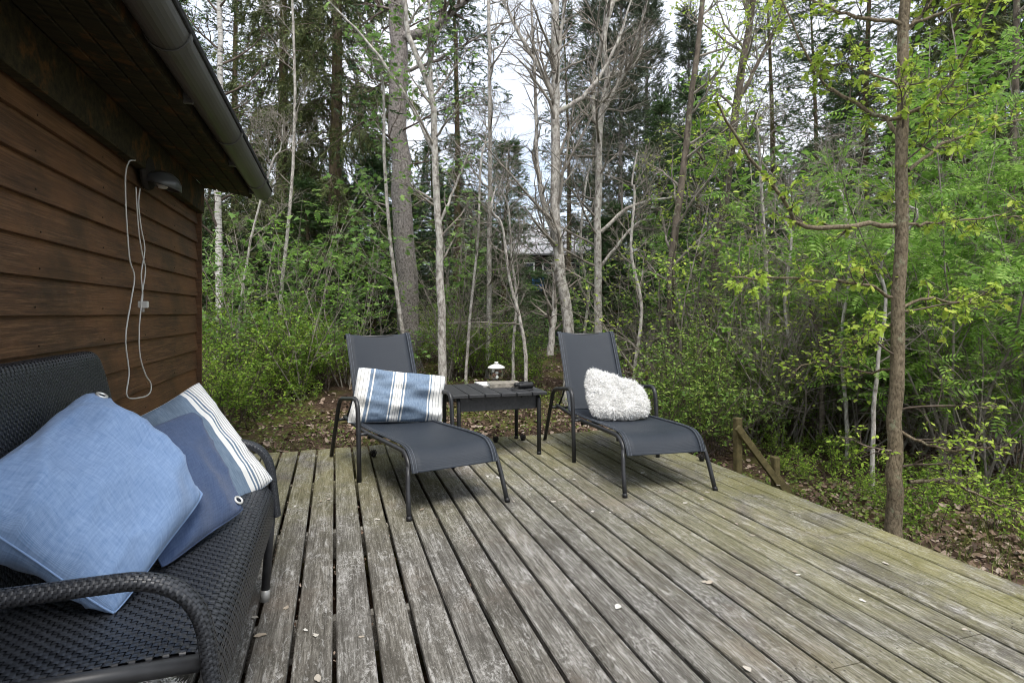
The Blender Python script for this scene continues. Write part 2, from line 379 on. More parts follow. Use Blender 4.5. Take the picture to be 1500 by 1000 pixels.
def weavebump(m, scale, s=.3):
    w1 = m.n('ShaderNodeTexWave', wave_type='BANDS', bands_direction='X'); w2 = m.n('ShaderNodeTexWave', wave_type='BANDS', bands_direction='Y')
    v = m.coord('UV')
    for w in (w1, w2): w.inputs['Scale'].default_value = scale; w.inputs['Distortion'].default_value = .6; m.l(v, w.inputs['Vector'])
    h = m.math('MULTIPLY', w1.outputs['Fac'], w2.outputs['Fac']); m.bump(h, s, .0015); return h
m = Mat('sling_fabric'); h = weavebump(m, 60, .5); g1 = m.noise(m.coord('Object'), 300, 2)
c = m.ramp(g1, [(.3, (.013, .0175, .025)), (.7, (.027, .034, .046))]); m.col(m.mix(m.ramp(m.noise(m.coord('Object'), 5, 3), [(.4, 0.), (.75, .35)]), c, (.034, .041, .050))).set(.55, .3); MT['sling'] = m.m
m = Mat('sling_hem'); m.col(m.ramp(m.noise(m.coord('Object'), 300, 2), [(.3, (.012, .0155, .022)), (.7, (.032, .039, .05))])).set(.6, .3); MT['hem'] = m.m
m = Mat('pale_thread'); m.col((.13, .145, .17)).set(.7, .2); MT['thread'] = m.m
def cloth(name, lo, hi, s=120):
    m = Mat(name); w = weavebump(m, s, .35)
    a = m.noise(m.coord('UV', (1, .12, 1)), 90, 3, .7); b = m.noise(m.coord('UV', (.12, 1, 1)), 90, 3, .7)
    c = m.ramp(m.mix(.5, a, b), [(.36, lo), (.62, hi)])
    c = m.mix(m.ramp(m.noise(m.coord('UV'), 3, 4, .6), [(.35, .0), (.75, .22)]), c, tuple(x * .72 for x in lo))
    m.col(c).set(.9, .1); m.p.inputs['Sheen Weight'].default_value = .15; MT[name] = m.m
cloth('light_blue_cloth', (.15, .245, .43), (.25, .36, .56)); cloth('navy_cloth', (.04, .065, .135), (.075, .112, .205))
def striped(name, bands, axis=0, blue=((.075, .12, .185), (.125, .185, .27))):
    # bands: (from, to, kind) across the cushion, kind 'w' white, 'k' dark thread, otherwise blue ground
    m = Mat(name); weavebump(m, 120, .35); tc = m.n('ShaderNodeTexCoord'); sp = m.n('ShaderNodeSeparateXYZ'); m.l(tc.outputs['UV'], sp.inputs[0])
    a = m.noise(m.coord('UV', (1, .12, 1)), 90, 3, .7); c = m.ramp(a, [(.36, blue[0]), (.62, blue[1])])
    rp = m.n('ShaderNodeValToRGB'); rp.color_ramp.interpolation = 'CONSTANT'; e = rp.color_ramp.elements
    st = [(0., 0.)]
    for lo, hi, kd in bands: st += [(lo, 1. if kd == 'w' else .5), (hi, 0.)]
    ded = {}
    for p, v_ in st: ded[round(p, 4)] = v_
    st = sorted(ded.items())[:31]
    while len(e) < len(st): e.new(.5)
    for k, (p, v_) in enumerate(st): e[k].position = p; e[k].color = (v_, v_, v_, 1)
    m.l(sp.outputs[axis], rp.inputs[0]); f = rp.outputs[0]
    isw = m.math('GREATER_THAN', f, .9); isk = m.math('MULTIPLY', m.math('GREATER_THAN', f, .2), m.math('LESS_THAN', f, .8))
    c = m.mix(isw, c, (.74, .74, .72)); c = m.mix(isk, c, (.22, .235, .26))
    m.col(c).set(.9, .1); MT[name] = m.m
def pin(lo, hi, n, th=.35):                    # white band with n dark pinstripes
    out = [(lo, hi, 'w')]; w = (hi - lo) / (2 * n + 1); res = []; x = lo
    for k in range(n):
        dk_ = w * th; res.append((x, x + 2 * w - dk_, 'w')); res.append((x + 2 * w - dk_, x + 2 * w, 'k')); x += 2 * w
    res.append((x, hi, 'w')); return res
striped('stripe_sofa', pin(.0, .22, 5, .45) + [(.245, .262, 'w'), (.285, .34, 'w')], blue=((.12, .17, .24), (.18, .24, .315)))
striped('stripe_lounger', blue=((.13, .185, .265), (.20, .265, .355)), bands=pin(0, .15, 3) + [(.185, .2, 'w')] + [(.395, .41, 'w')] + pin(.425, .515, 3) + [(.53, .545, 'w')] + [(.80, .815, 'w')] + pin(.83, 1.0, 4))
m = Mat('sheepskin_wool'); g = m.n('ShaderNodeNewGeometry')
m.leafy(m.ramp(g.outputs['Random Per Island'], [(0, (.90, .89, .86)), (.5, (.94, .935, .92)), (1, (.96, .955, .945))]), .4); m.set(.9, .1); MT['wool'] = m.m
m = Mat('eyelet_metal'); m.col((.72, .71, .68)).set(.3, .5, .6); MT['eyelet'] = m.m
m = Mat('eyelet_hole'); m.col((.015, .02, .03)).set(.9, .05); MT['hole'] = m.m
m = Mat('paper'); m.col((.62, .60, .56)).set(.7, .2); MT['paper'] = m.m
m = Mat('book_cover'); m.col(m.ramp(m.noise(m.coord('Object'), 30, 3), [(.3, (.13, .12, .10)), (.7, (.34, .31, .26))])).set(.5, .3); MT['cover'] = m.m
m = Mat('enamel_white'); m.col((.78, .77, .74)).set(.25, .5); MT['enamel'] = m.m
m = Mat('clear_glass'); m.p.inputs['Transmission Weight'].default_value = 1.; m.col((.95, .97, .96)).set(.03, .5); m.p.inputs['IOR'].default_value = 1.15; MT['glass'] = m.m
m = Mat('copper_brown'); m.col(m.ramp(m.noise(m.coord('Object'), 50, 3), [(.3, (.10, .045, .03)), (.7, (.42, .24, .17))])).set(.45, .4); MT['copper'] = m.m
m = Mat('black_rubber'); m.col((.012, .012, .013)).set(.5, .4); MT['rubber'] = m.m
m = Mat('lens_glass'); m.col((.02, .025, .035)).set(.08, .6); MT['lens'] = m.m
m = Mat('forest_ground'); vw = m.coord('World'); a = m.noise(vw, 1.1, 6, .7); b = m.noise(vw, 26, 5, .75)
c = m.ramp(b, [(.3, (.022, .015, .010)), (.55, (.070, .046, .033)), (.75, (.15, .105, .078))])
c = m.mix(m.ramp(a, [(.50, 0.), (.62, .8)]), c, (.10, .105, .025)); m.col(c).set(.95, .08).bump(b, .8, .03); MT['ground'] = m.m
m = Mat('grey_roof_sheet'); m.col(m.ramp(m.noise(m.coord('Object'), 3, 4), [(.3, (.32, .32, .33)), (.7, (.44, .44, .45))])).set(.5, .3); MT['farroof'] = m.m
m = Mat('dark_timber'); m.col((.03, .026, .022)).set(.8, .2); MT['fartimber'] = m.m
m = Mat('far_white'); m.col((.6, .6, .58)).set(.6, .2); MT['farwhite'] = m.m
m = Mat('blue_plastic'); m.col((.03, .16, .5)).set(.4, .4); MT['bluepl'] = m.m

# ------------------------------------------------------------------ ground
def build_ground():
    nn = np.unique(np.concatenate([np.linspace(-45, -3, 30), np.linspace(-3, 9, 110), np.linspace(9, 50, 34)]))
    uu = np.unique(np.concatenate([np.linspace(-12, 4.6, 44), np.linspace(4.6, 9, 70), np.linspace(9, 70, 60)]))
    a, b = np.meshgrid(nn, uu, indexing='ij'); h = gh(a, b)
    V = a[..., None] * NN + b[..., None] * UU + h[..., None] * ZZ
    tag(mk('ground', V.reshape(-1, 3), grid_faces(len(nn), len(uu)), MT['ground'], None, True), kind='structure')
build_ground()

# ------------------------------------------------------------------ deck
PITCH, PW, DTH = .133, .1188, .028
DECK_END = 4.85
deck = empty('deck', (0, 0, 0), A17); tag(deck, 'weathered grey timber deck with wide gaps and green algae', None, None, 'structure')
def plank_mesh(L, w, seed):                    # board along local y, worn rounded edges, a little uneven
    g = np.random.default_rng(seed); ys = np.array([0, .33, .66, 1.]) * L
    pr = np.array([(-w / 2, -DTH), (-w / 2, -.005), (-w / 2 + .004, 0), (w / 2 - .004, 0), (w / 2, -.005), (w / 2, -DTH)])
    V = np.array([[(x + ox, y, z + oz) for x, z in pr] for y, ox, oz in zip(ys, g.normal(0, .0012, 4), g.normal(0, .0012, 4))]).reshape(-1, 3)
    idx = np.arange(24).reshape(4, 6)
    q = np.stack([idx[:-1], idx[1:], np.roll(idx, -1, 1)[1:], np.roll(idx, -1, 1)[:-1]], -1).reshape(-1, 4)
    return V, [q[:, ::-1], np.array([idx[0, ::-1], idx[-1]])]
g = np.random.default_rng(11)
for k in range(-8, 20):
    segs = [(-1.6, 1.386), (1.390, DECK_END)] if (k >= 9 and k % 2) else ([(-1.6, 2.22), (2.224, DECK_END)] if k == 18 else [(-1.6, DECK_END)])
    tn = g.uniform()
    w = PW + g.normal(0, .0012) + (.006 if k > 16 else 0)
    for s0, s1 in segs:
        e = s1 + (g.normal(0, .008) if s1 == DECK_END else 0)
        V, F = plank_mesh(e - s0, w, 100 + k)
        o = mk('plank', V, F, MT['deck'], deck); o.location = ((k + .5) * PITCH + g.normal(0, .0008), s0, g.normal(0, .0012))
b = cbox((2.667 + .014, 1.6, -.10), (.026, 6.44, .14), .003); mk('edge_board', *b, MT['deck'], deck)
for u in (.1, 1.386, 2.22, 3.1, 4.0, 4.78):
    mk('joist', *cbox((.8, u, -.10), (3.68, .045, .14), .002), MT['deck'], deck)

sb = Bag(); gs = np.random.default_rng(3)
for k in range(-8, 20):
    for u in (.1, 1.36, 1.41, 2.2, 3.1, 4.0, 4.78):
        for sx in (-.034, .034):
            V, F = lathe([(.0005, .0012), (.0030, .0010), (.0034, .0002)], 7, ((k + .5) * PITCH + sx + gs.normal(0, .003), u + gs.normal(0, .006), .0012)); sb.add(V, F)
m = Mat('rusty_screw'); m.col((.08, .07, .06)).set(.6, .3, .3); sb.obj('screw_heads', m.m, deck)['kind'] = 'stuff'

# ------------------------------------------------------------------ cabin
WN, END, WTOP = -.993, 4.85, 2.055             # wall plane, far end of the cabin, top of wall
cabin = empty('cabin', (0, 0, 0), A17); tag(cabin, 'dark brown weatherboarded timber cabin with low eave on the left', 'cabin')
wall = mk('wall', *cbox(((WN - .03 - 2), (END - 4) / 2 + .0, .98), (4, END + 4 - .02, 2.06), .004), MT['fartimber'], cabin)
BE = .136
def board_mesh(L):                             # lapped board along local x, thick lower edge
    pr = np.array([(-.002, BE + .012), (.006, BE + .012), (.0275, .002), (.0265, 0), (-.002, 0)])   # (out, up)
    xs = np.array([0, L]); V = np.array([[(x, -o, z) for o, z in pr] for x in xs]).reshape(-1, 3)
    idx = np.arange(10).reshape(2, 5); q = np.stack([idx[0], np.roll(idx[0], -1), np.roll(idx[1], -1), idx[1]], -1)
    return V, [q, np.array([idx[0, ::-1], idx[1]])]
BV, BF = board_mesh(END + 4); bproto = None
for k in range(17):
    z = 1.09 + (k - 9) * BE
    o = mk('weatherboard', BV, BF, MT['cladding'], wall) if bproto is None else bproto.copy()
    if bproto is None: bproto = o
    else: COL.objects.link(o)
    # local x runs towards the camera end so that local -y faces the deck
    o.location = (WN - .028 + .002, -4 + 0.0, z); o.rotation_euler = (0, 0, R(90)); o.scale = (1, 1, 1)
nb_ = Bag(); gs = np.random.default_rng(9)
for k in range(17):
    for u in np.arange(.6, 4.8, .6):
        V, F = lathe([(.0005, .0016), (.0036, .0012), (.004, 0)], 7); nb_.add(np.stack([V[:, 2] + WN - .0265 + .0262, V[:, 0] + u + gs.normal(0, .012), V[:, 1] + 1.09 + (k - 9) * BE + .028 + gs.normal(0, .004)], -1), F)
nb_.obj('nail_heads', MT['fartimber'], cabin)['kind'] = 'stuff'
mk('corner_board', *cbox((WN - .012, END + .012, .95), (.075, .028, 2.16), .003), MT['cladding'], cabin)
mk('shaded_wall_band', *cbox((WN + .022, (END - 4) / 2, 1.955), (.05, END + 4 - .01, .20), .004), MT['soffit'], cabin)  # added dark band: eave shade and mildew of the upper wall as colour
SL = math.atan2(.056, .37)                     # slope of the eave
roof = mk('roof', *cbox((-2.55, (END - 4) / 2, 2.165 + .302), (4.3, END + 4.06, .05), .004,
          ax=None), MT['roof'], cabin)
# tilt the roof slab about the eave
roof.data.transform(Matrix.Translation((2.55, 0, -2.467))); roof.rotation_euler = (0, SL, 0); roof.location = (-2.62, 0, 2.43)
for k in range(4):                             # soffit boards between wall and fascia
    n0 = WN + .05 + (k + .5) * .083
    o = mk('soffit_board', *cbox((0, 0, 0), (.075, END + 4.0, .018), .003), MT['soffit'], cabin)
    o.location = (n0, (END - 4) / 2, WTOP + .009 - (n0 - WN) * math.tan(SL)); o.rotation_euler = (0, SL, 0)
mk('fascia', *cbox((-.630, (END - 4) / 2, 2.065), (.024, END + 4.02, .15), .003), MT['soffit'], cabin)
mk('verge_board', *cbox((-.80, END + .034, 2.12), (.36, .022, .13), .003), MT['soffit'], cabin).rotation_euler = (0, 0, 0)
GC, GZ, GR = -.545, 2.062, .068
def gutter_arc(r, a0=180, a1=360, n=15):
    a = np.radians(np.linspace(a0, a1, n)); return np.stack([GC + r * np.cos(a), GZ + r * np.sin(a)], -1)
def arc_strip(u0, u1, ro, ri, mat, name, parent, extra=()):
    po, pi_ = gutter_arc(ro), gutter_arc(ri)[::-1]
    pr = np.concatenate([po, pi_]); m_ = len(pr)
    V = np.concatenate([np.stack([pr[:, 0], np.full(m_, u), pr[:, 1]], -1) for u in (u0, u1)])
    i = np.arange(2 * m_).reshape(2, m_); q = np.stack([i[0], np.roll(i[0], -1), np.roll(i[1], -1), i[1]], -1)
    b_ = Bag().add(V, q)
    h_ = m_ // 2
    for e in range(2):
        ring = i[e]; b_.add(np.zeros((0, 3)), []) ; b_.F.setdefault(4, []).append(np.array([[ring[t], ring[t + 1], ring[m_ - 2 - t], ring[m_ - 1 - t]] for t in range(h_ - 1)]))
    return b_.obj(name, mat, parent, False)
gut = arc_strip(-4, END + .045, GR, GR - .004, MT['gutter'], 'gutter', cabin)
for u in (.7, 1.5, 2.75, 3.85, 4.7): mk('bracket', *cbox((GC - .06, u, GZ - .03), (.05, .024, .07), .003), MT['gutter'], gut)
for u in (1.05, 2.2, 3.33, 4.45): arc_strip(u, u + .035, GR + .006, GR + .0015, MT['gutter'], 'gutter_joint', gut)
p = gutter_arc(GR + .002); V = np.concatenate([np.stack([p[:, 0], np.full(15, u), p[:, 1]], -1) for u in (END + .046, END + .052)])
i = np.arange(30).reshape(2, 15); mk('end_cap', V, [np.stack([i[0], np.roll(i[0], -1), np.roll(i[1], -1), i[1]], -1), i], MT['gutter'], gut)
V, F = tubes(np.array([[GC + GR + .001, -4, GZ + .004], [GC + GR + .001, END + .05, GZ + .004]]), np.array([.008, .008]), 8, True); mk('rolled_rim', V, F, MT['roof'], gut, True)

def wall_pt(px, py, off=.03):                  # the point of the cladding seen at a pixel
    x = (px - 750) / FPX; d = (WN + off) / (x * NN[0] + NN[1]); return at(px, py, d)
lp = wall_pt(212, 262, .02)
lamp = empty('wall_lamp', lp, A17); tag(lamp, 'round frosted bulkhead lamp under the cabin eave', 'lamp')
V, F = lathe([(.001, 0), (.085, 0), (.09, .012), (.085, .03), (.05, .032), (.001, .032)], 28); o = mk('lamp_base', V, F, MT['fartimber'], lamp, False); o.rotation_euler = (0, R(90), 0); o.location = (.0, 0, .03)
pr = [(.001, .082), (.03, .078), (.06, .062), (.083, .035), (.094, .0), (.090, -.004), (.086, .0), (.076, .03), (.055, .054), (.03, .068), (.001, .072)]
V, F = lathe(pr, 28); o = mk('lamp_shade', V, F, MT['lamp'], lamp, True); o.rotation_euler = (0, R(16), 0); o.location = (.085, .0, -.035)
V, F = lathe([(.001, -.03), (.02, -.026), (.03, -.005), (.03, .04), (.001, .05)], 18); o = mk('bulb', V, F, MT['whitepl'], lamp, True); o.location = (.085, 0, -.02)
cp = [(205, 276), (203, 300), (207, 335), (212, 365), (207, 400), (209, 432), (207, 448), (204, 480), (205, 520), (213, 548), (221, 562), (219, 576), (206, 582), (186, 580), (189, 545), (184, 495), (192, 440), (197, 405), (190, 380), (186, 330), (184, 290), (184, 255), (189, 237), (198, 235)]
cord = empty('hanging_cord', wall_pt(205, 440, .05)); tag(cord, 'thin white string light cord hanging in a loop on the brown wall', 'cord')
cl = np.array(cord.location)
pts = spline([wall_pt(x, y, .045) - cl for x, y in cp], 120); mk('cable', *tubes(pts, np.full(120, .0036), 6, True), MT['whitepl'], cord, True)
pts = spline([wall_pt(x, y, .043) - cl for x, y in [(199, 274), (201, 310), (204, 345), (209, 375), (213, 395), (209, 425), (206, 446)]], 40); mk('cable', *tubes(pts, np.full(40, .0034), 6, True), MT['whitepl'], cord, True)
pl = wall_pt(210, 446, .05) - cl
bb = Bag().add(*cbox(pl, (.045, .03, .035), .004, ax=[NN, UU, ZZ]));
plug = bb.obj('plug', MT['whitepl'], cord)
for s in (-1, 1): mk('plug_pin', *tubes(np.array([pl + UU * .008 * s - ZZ * .017, pl + UU * .008 * s - ZZ * .038]), np.array([.003, .003]), 6, True), MT['silver'], plug)

# ------------------------------------------------------------------ stair rail at the deck edge
rl = empty('stair_handrail', dk(2.735, 3.385, 0), A17); tag(rl, 'low yellowed timber handrail with two posts descending beside the deck', 'handrail')
mk('post', *cbox((.0, 0, .0), (.05, .05, .70), .006), MT['post'], rl).location = (0.02, .03, 0)
mk('post', *cbox((0, 0, 0), (.05, .05, .50), .006), MT['post'], rl).location = (.34, .02, -.20)
a_ = math.atan2(.36, .30)
o = mk('rail', *cbox((0, 0, 0), (.56, .024, .05), .004), MT['post'], rl); o.location = (.155, -.022, .08); o.rotation_euler = (0, math.radians(50), 0)
o = mk('rail', *cbox((0, 0, 0), (.30, .028, .06), .004), MT['post'], rl); o.location = (.42, .0, -.20); o.rotation_euler = (0, math.radians(50), 0)

# ------------------------------------------------------------------ loungers
def sling_mesh(prof, w, sag=.02, th=.0045, nx=9):
    pr = spline(prof, 44); K = len(pr)
    t = np.gradient(pr, axis=0); t /= np.linalg.norm(t, axis=1, keepdims=True); nrm = np.stack([-t[:, 1], t[:, 0]], -1)
    xs = np.linspace(-1, 1, nx); mid = np.sin(np.linspace(0, math.pi, K)) ** .5
    V = []
    for s in (1, -1):
        for i in range(K):
            for x in xs:
                d = -sag * (1 - x * x) * mid[i] + s * th / 2
                y, z = pr[i] + nrm[i] * d; V.append((x * w / 2, y, z))
    V = np.array(V); f = grid_faces(K, nx); n0 = K * nx; F = [f[:, ::-1], f + n0]
    i = np.arange(n0).reshape(K, nx); rim = np.concatenate([i[:, 0], i[-1, 1:], i[::-1, -1][1:], i[0, ::-1][1:-1]])
    r2 = np.roll(rim, -1); F.append(np.stack([rim, r2, r2 + n0, rim + n0], -1))
    return V, [np.concatenate(F)], pr, nrm
def planar_uv(o, s=1.0, a=0, b=1):
    me = o.data; uv = me.uv_layers.new(name='uv'); co = np.zeros(len(me.vertices) * 3); me.vertices.foreach_get('co', co); co = co.reshape(-1, 3)
    vi = np.zeros(len(me.loops), int); me.loops.foreach_get('vertex_index', vi)
    uv.data.foreach_set('uv', (co[vi][:, [a, b]] * s).ravel())
def make_lounger():
    root = empty('sun_lounger')
    rail_prof = [(.085, .24), (.105, .285), (.15, .318), (.22, .328), (.5, .318), (.9, .302), (1.2, .308), (1.46, .318)]
    seat_prof = [(.052, .232), (.068, .27), (.095, .308), (.14, .338), (.2, .350), (.32, .350), (.6, .337), (.9, .322), (1.12, .322), (1.21, .33)]
    back_prof = [(1.185, .325), (1.215, .38), (1.30, .56), (1.40, .765), (1.465, .892), (1.487, .925), (1.508, .936), (1.53, .925), (1.536, .90)]
    for s in (-1, 1):
        pts = roundpath([(s * .30, 0, 0), (s * .288, .055, .16), (s * .272, .09, .262)], .05)
        leg = mk('leg', *tubes(pts, np.full(len(pts), .0135), 10, True), MT['black'], root, True)
        mk('foot_cap', *tubes(np.array([(s * .3005, -.002, 0), (s * .299, .006, .022)]), np.array([.0155, .0155]), 10, True), MT['rubber'], leg, True)
        pts = np.array([(s * .268, y, z) for y, z in spline(rail_prof, 40)]); mk('side_rail', *tubes(pts, np.full(40, .0145), 10, True), MT['black'], root, True)
        arm = roundpath([(s * .335, .825, 0), (s * .335, .845, .32), (s * .335, .872, .535), (s * .335, 1.34, .475), (s * .335, 1.60, 0)], .085, 8)
        V, F = tubes(arm, np.full(len(arm), .0155), 10, True); mk('armrest', V, F, MT['black'], root, True)
        for y, z in ((.848, .303), (1.435, .306)):
            mk('bracket', *tubes(np.array([(s * .268, y, z), (s * .335, y, z)]), np.array([.011, .011]), 8, True), MT['black'], root, True)
        bp = np.array([(s * .236, y + .016, z - .008) for y, z in spline(back_prof[:6], 24)]); mk('back_tube', *tubes(bp, np.full(24, .0125), 10, True), MT['black'], root, True)
        mk('recline_strut', *tubes(roundpath([(s * .236, 1.31, .52), (s * .24, 1.40, .40), (s * .25, 1.46, .32)], .03), np.full(8, .008), 8, True), MT['black'], root, True)
    for y, z in ((.20, .300), (.86, .275), (1.44, .30)):
        mk('crossbar', *tubes(np.array([(-.268, y, z), (.268, y, z)]), np.array([.0115, .0115]), 8, True), MT['black'], root, True)
    mk('top_bar', *tubes(np.array([(-.236, 1.506, .912), (.236, 1.506, .912)]), np.array([.012, .012]), 8, True), MT['black'], root, True)
    for nm, prof, w in (('seat_sling', seat_prof, .525), ('back_sling', back_prof, .505)):
        V, F, pr, nr = sling_mesh(prof, w); o = mk(nm, V, F, MT['sling'], root, True)
        planar_uv(o, 1.0, 0, 1 if nm == 'seat_sling' else 2)
        up = 1
        for s in (-1, 1):
            c = pr + nr * .0045 * up
            hem = Bag()
            Vh = np.concatenate([np.stack([np.full(len(pr), s * (w / 2 + .003)), *(pr + nr * .0015).T], -1), np.stack([np.full(len(pr), s * (w / 2 - .032)), *(pr + nr * .0052).T], -1), np.stack([np.full(len(pr), s * (w / 2 - .034)), *(pr + nr * .0015).T], -1), np.stack([np.full(len(pr), s * (w / 2 - .005)), *(pr - nr * .004).T], -1)])
            Kh = len(pr); idx = np.arange(4 * Kh).reshape(4, Kh); q = np.concatenate([np.stack([idx[e, :-1], idx[(e + 1) % 4, :-1], idx[(e + 1) % 4, 1:], idx[e, 1:]], -1) for e in range(4)])
            hm = hem.add(Vh, q).obj('hem', MT['hem'], o, False)
            for off in (.008, .026):
                th = np.stack([np.full(len(pr), s * (w / 2 - off)), *(pr + nr * (.0052 if off > .02 else .0045)).T], -1); mk('stitching', *tubes(th, np.full(len(pr), .0014), 4), MT['thread'], root, True)
    return root
def lframe(fm, th):
    return np.array([fm[0], fm[1], 0.0]), R(th)
LG1, LG2 = ((-.285, 3.165), 30.5), ((.966, 3.462), 12.8)
l1 = make_lounger(); l1.location = (*LG1[0], 0); l1.rotation_euler.z = R(LG1[1])
tag(l1, 'dark grey reclining sun lounger holding the blue striped pillow', 'sun lounger', 'loungers either side of the black table')
l2 = dup(l1); l2.location = (*LG2[0], 0); l2.rotation_euler.z = R(LG2[1])
tag(l2, 'dark grey reclining sun lounger holding the white sheepskin', 'sun lounger', 'loungers either side of the black table')

# ------------------------------------------------------------------ side table and what stands on it
TC = np.array([.2105, 4.395, 0]); TW, TD, TH = .75, .66, .49
tb0 = np.array([.277, 4.416, 0]) - NN * TW / 2 + UU * TD / 2
table = empty('side_table', tb0, A17); tag(table, 'low black slatted side table standing between the two loungers', 'table')
for k in range(6):
    mk('slat', *cbox(((k - 2.5) * TW / 6, 0, TH - .0125), (TW / 6 - .007, TD, .025), .003), MT['table'], table)
mk('apron', *cbox((0, -TD / 2 + .075, .412), (TW - .13, .018, .115), .002), MT['table'], table)
mk('apron', *cbox((0, TD / 2 - .075, .412), (TW - .13, .018, .115), .002), MT['table'], table)
for s in (-1, 1):
    mk('batten', *cbox((s * .2, 0, TH - .036), (.04, TD - .1, .022), .002), MT['table'], table)
    mk('top_rail', *tubes(np.array([(s * .318, -.22, .445), (s * .318, .22, .445)]), np.array([.0165, .0165]), 10, True), MT['black'], table, True)
    for e in (-1, 1):
        pts = roundpath([(s * .318, e * .21, .445), (s * .318, e * .285, .445), (s * .318, e * .29, .0)], .07, 9)
        lg = mk('leg', *tubes(pts, np.full(len(pts), .0165), 10, True), MT['black'], table, True)
        mk('foot_cap', *tubes(np.array([(s * .318, e * .29, 0), (s * .318, e * .29, .025)]), np.array([.0185, .0185]), 10, True), MT['rubber'], lg, True)
def on_table(px, py, h=TH):
    d = (CAMH - h) * FPX / (py - HZ); return at(px, py, d)
bk = empty('hardback_book', on_table(738, 565.5), A17 - .12); tag(bk, 'thick grey hardback book lying on the black table under the binocular strap', 'book')
mk('cover', *cbox((0, 0, .0015), (.26, .19, .003), .001), MT['cover'], bk); mk('cover', *cbox((0, 0, .0325), (.26, .19, .003), .001), MT['cover'], bk)
mk('page_block', *cbox((0, .004, .017), (.25, .178, .027), .001), MT['paper'], bk); mk('spine', *cbox((0, -.0955, .017), (.26, .004, .034), .001), MT['cover'], bk)
mg = empty('magazine', on_table(718, 563.5), A17 + .05); tag(mg, 'thin pale magazine lying under the jar on the black table', 'magazine')
mk('pages', *cbox((0, 0, .006), (.20, .26, .010), .002), MT['paper'], mg); mk('cover', *cbox((0, 0, .0125), (.203, .263, .002), .0008), MT['farwhite'], mg)
jp = on_table(727, 560.5) + ZZ * .035
jar = empty('glass_jar', jp); jar.scale = (1, 1, .88); tag(jar, 'clear glass jar of brown shells with a white lid on the magazines', 'jar')
pr = [(.001, .0), (.045, .0), (.058, .012), (.064, .04), (.062, .075), (.052, .10), (.05, .108), (.047, .108), (.049, .099), (.0585, .074), (.06, .04), (.054, .015), (.042, .004), (.001, .004)]
mk('bowl', *lathe(pr, 28), MT['glass'], jar, True)
V, F = lathe([(.001, .106), (.074, .106), (.077, .111), (.07, .121), (.045, .136), (.022, .146), (.001, .148)], 28); lid = mk('lid', V, F, MT['enamel'], jar, True)
mk('knob', *lathe([(.008, .145), (.008, .152), (.018, .158), (.018, .166), (.001, .17)], 16), MT['enamel'], lid, True)
g = np.random.default_rng(5)
for k in range(10):
    a = g.uniform(0, 6.28); r_ = g.uniform(0, .034); c = (r_ * math.cos(a), r_ * math.sin(a), .02 + .0065 * k)
    V, F = lathe([(.001, -.012), (.011, -.008), (.018, 0), (.013, .01), (.001, .016)], 9)
    rot = np.array(Matrix.Rotation(g.uniform(0, 3), 3, Vector(g.normal(size=3))))
    mk('shell', V @ rot + np.array(c), F, MT['copper'] if k % 3 else MT['enamel'], jar, True)
bp_ = on_table(766, 568.5); bino = empty('binoculars', bp_, A17 + .25); tag(bino, 'black binoculars lying beside the book on the table', 'binoculars')
for s in (-1, 1):
    pr = [(.001, 0), (.017, 0), (.019, .01), (.018, .035), (.021, .05), (.023, .07), (.024, .10), (.026, .118), (.026, .125), (.0225, .125), (.0225, .119), (.001, .119)]
    V, F = lathe(pr, 18); V = np.stack([V[:, 2] - .06, V[:, 0] + s * .031, V[:, 1] + .026], -1); br = mk('barrel', V, F, MT['rubber'], bino, True)
    V, F = lathe([(.001, .1195), (.022, .1198)], 18); V = np.stack([V[:, 2] - .06, V[:, 0] + s * .031, V[:, 1] + .026], -1); mk('lens', V, F, MT['lens'], br)
mk('bridge', *cbox((.0, 0, .03), (.045, .045, .018), .004), MT['rubber'], bino); mk('focus_wheel', *tubes(np.array([(-.03, 0, .042), (-.005, 0, .042)]), np.array([.010, .010]), 14, True), MT['rubber'], bino, True)
pts = spline([(-.06, .03, .02), (-.10, .02, .006), (-.12, -.05, .003), (-.07, -.10, .003), (-.01, -.09, .003), (.02, -.12, .003), (-.05, -.13, .003), (-.14, -.08, .003), (-.11, -.01, .006), (-.06, -.03, .02)], 70)
mk('strap', *tubes(pts, np.full(70, .0035), 6, True), MT['rubber'], bino, True)

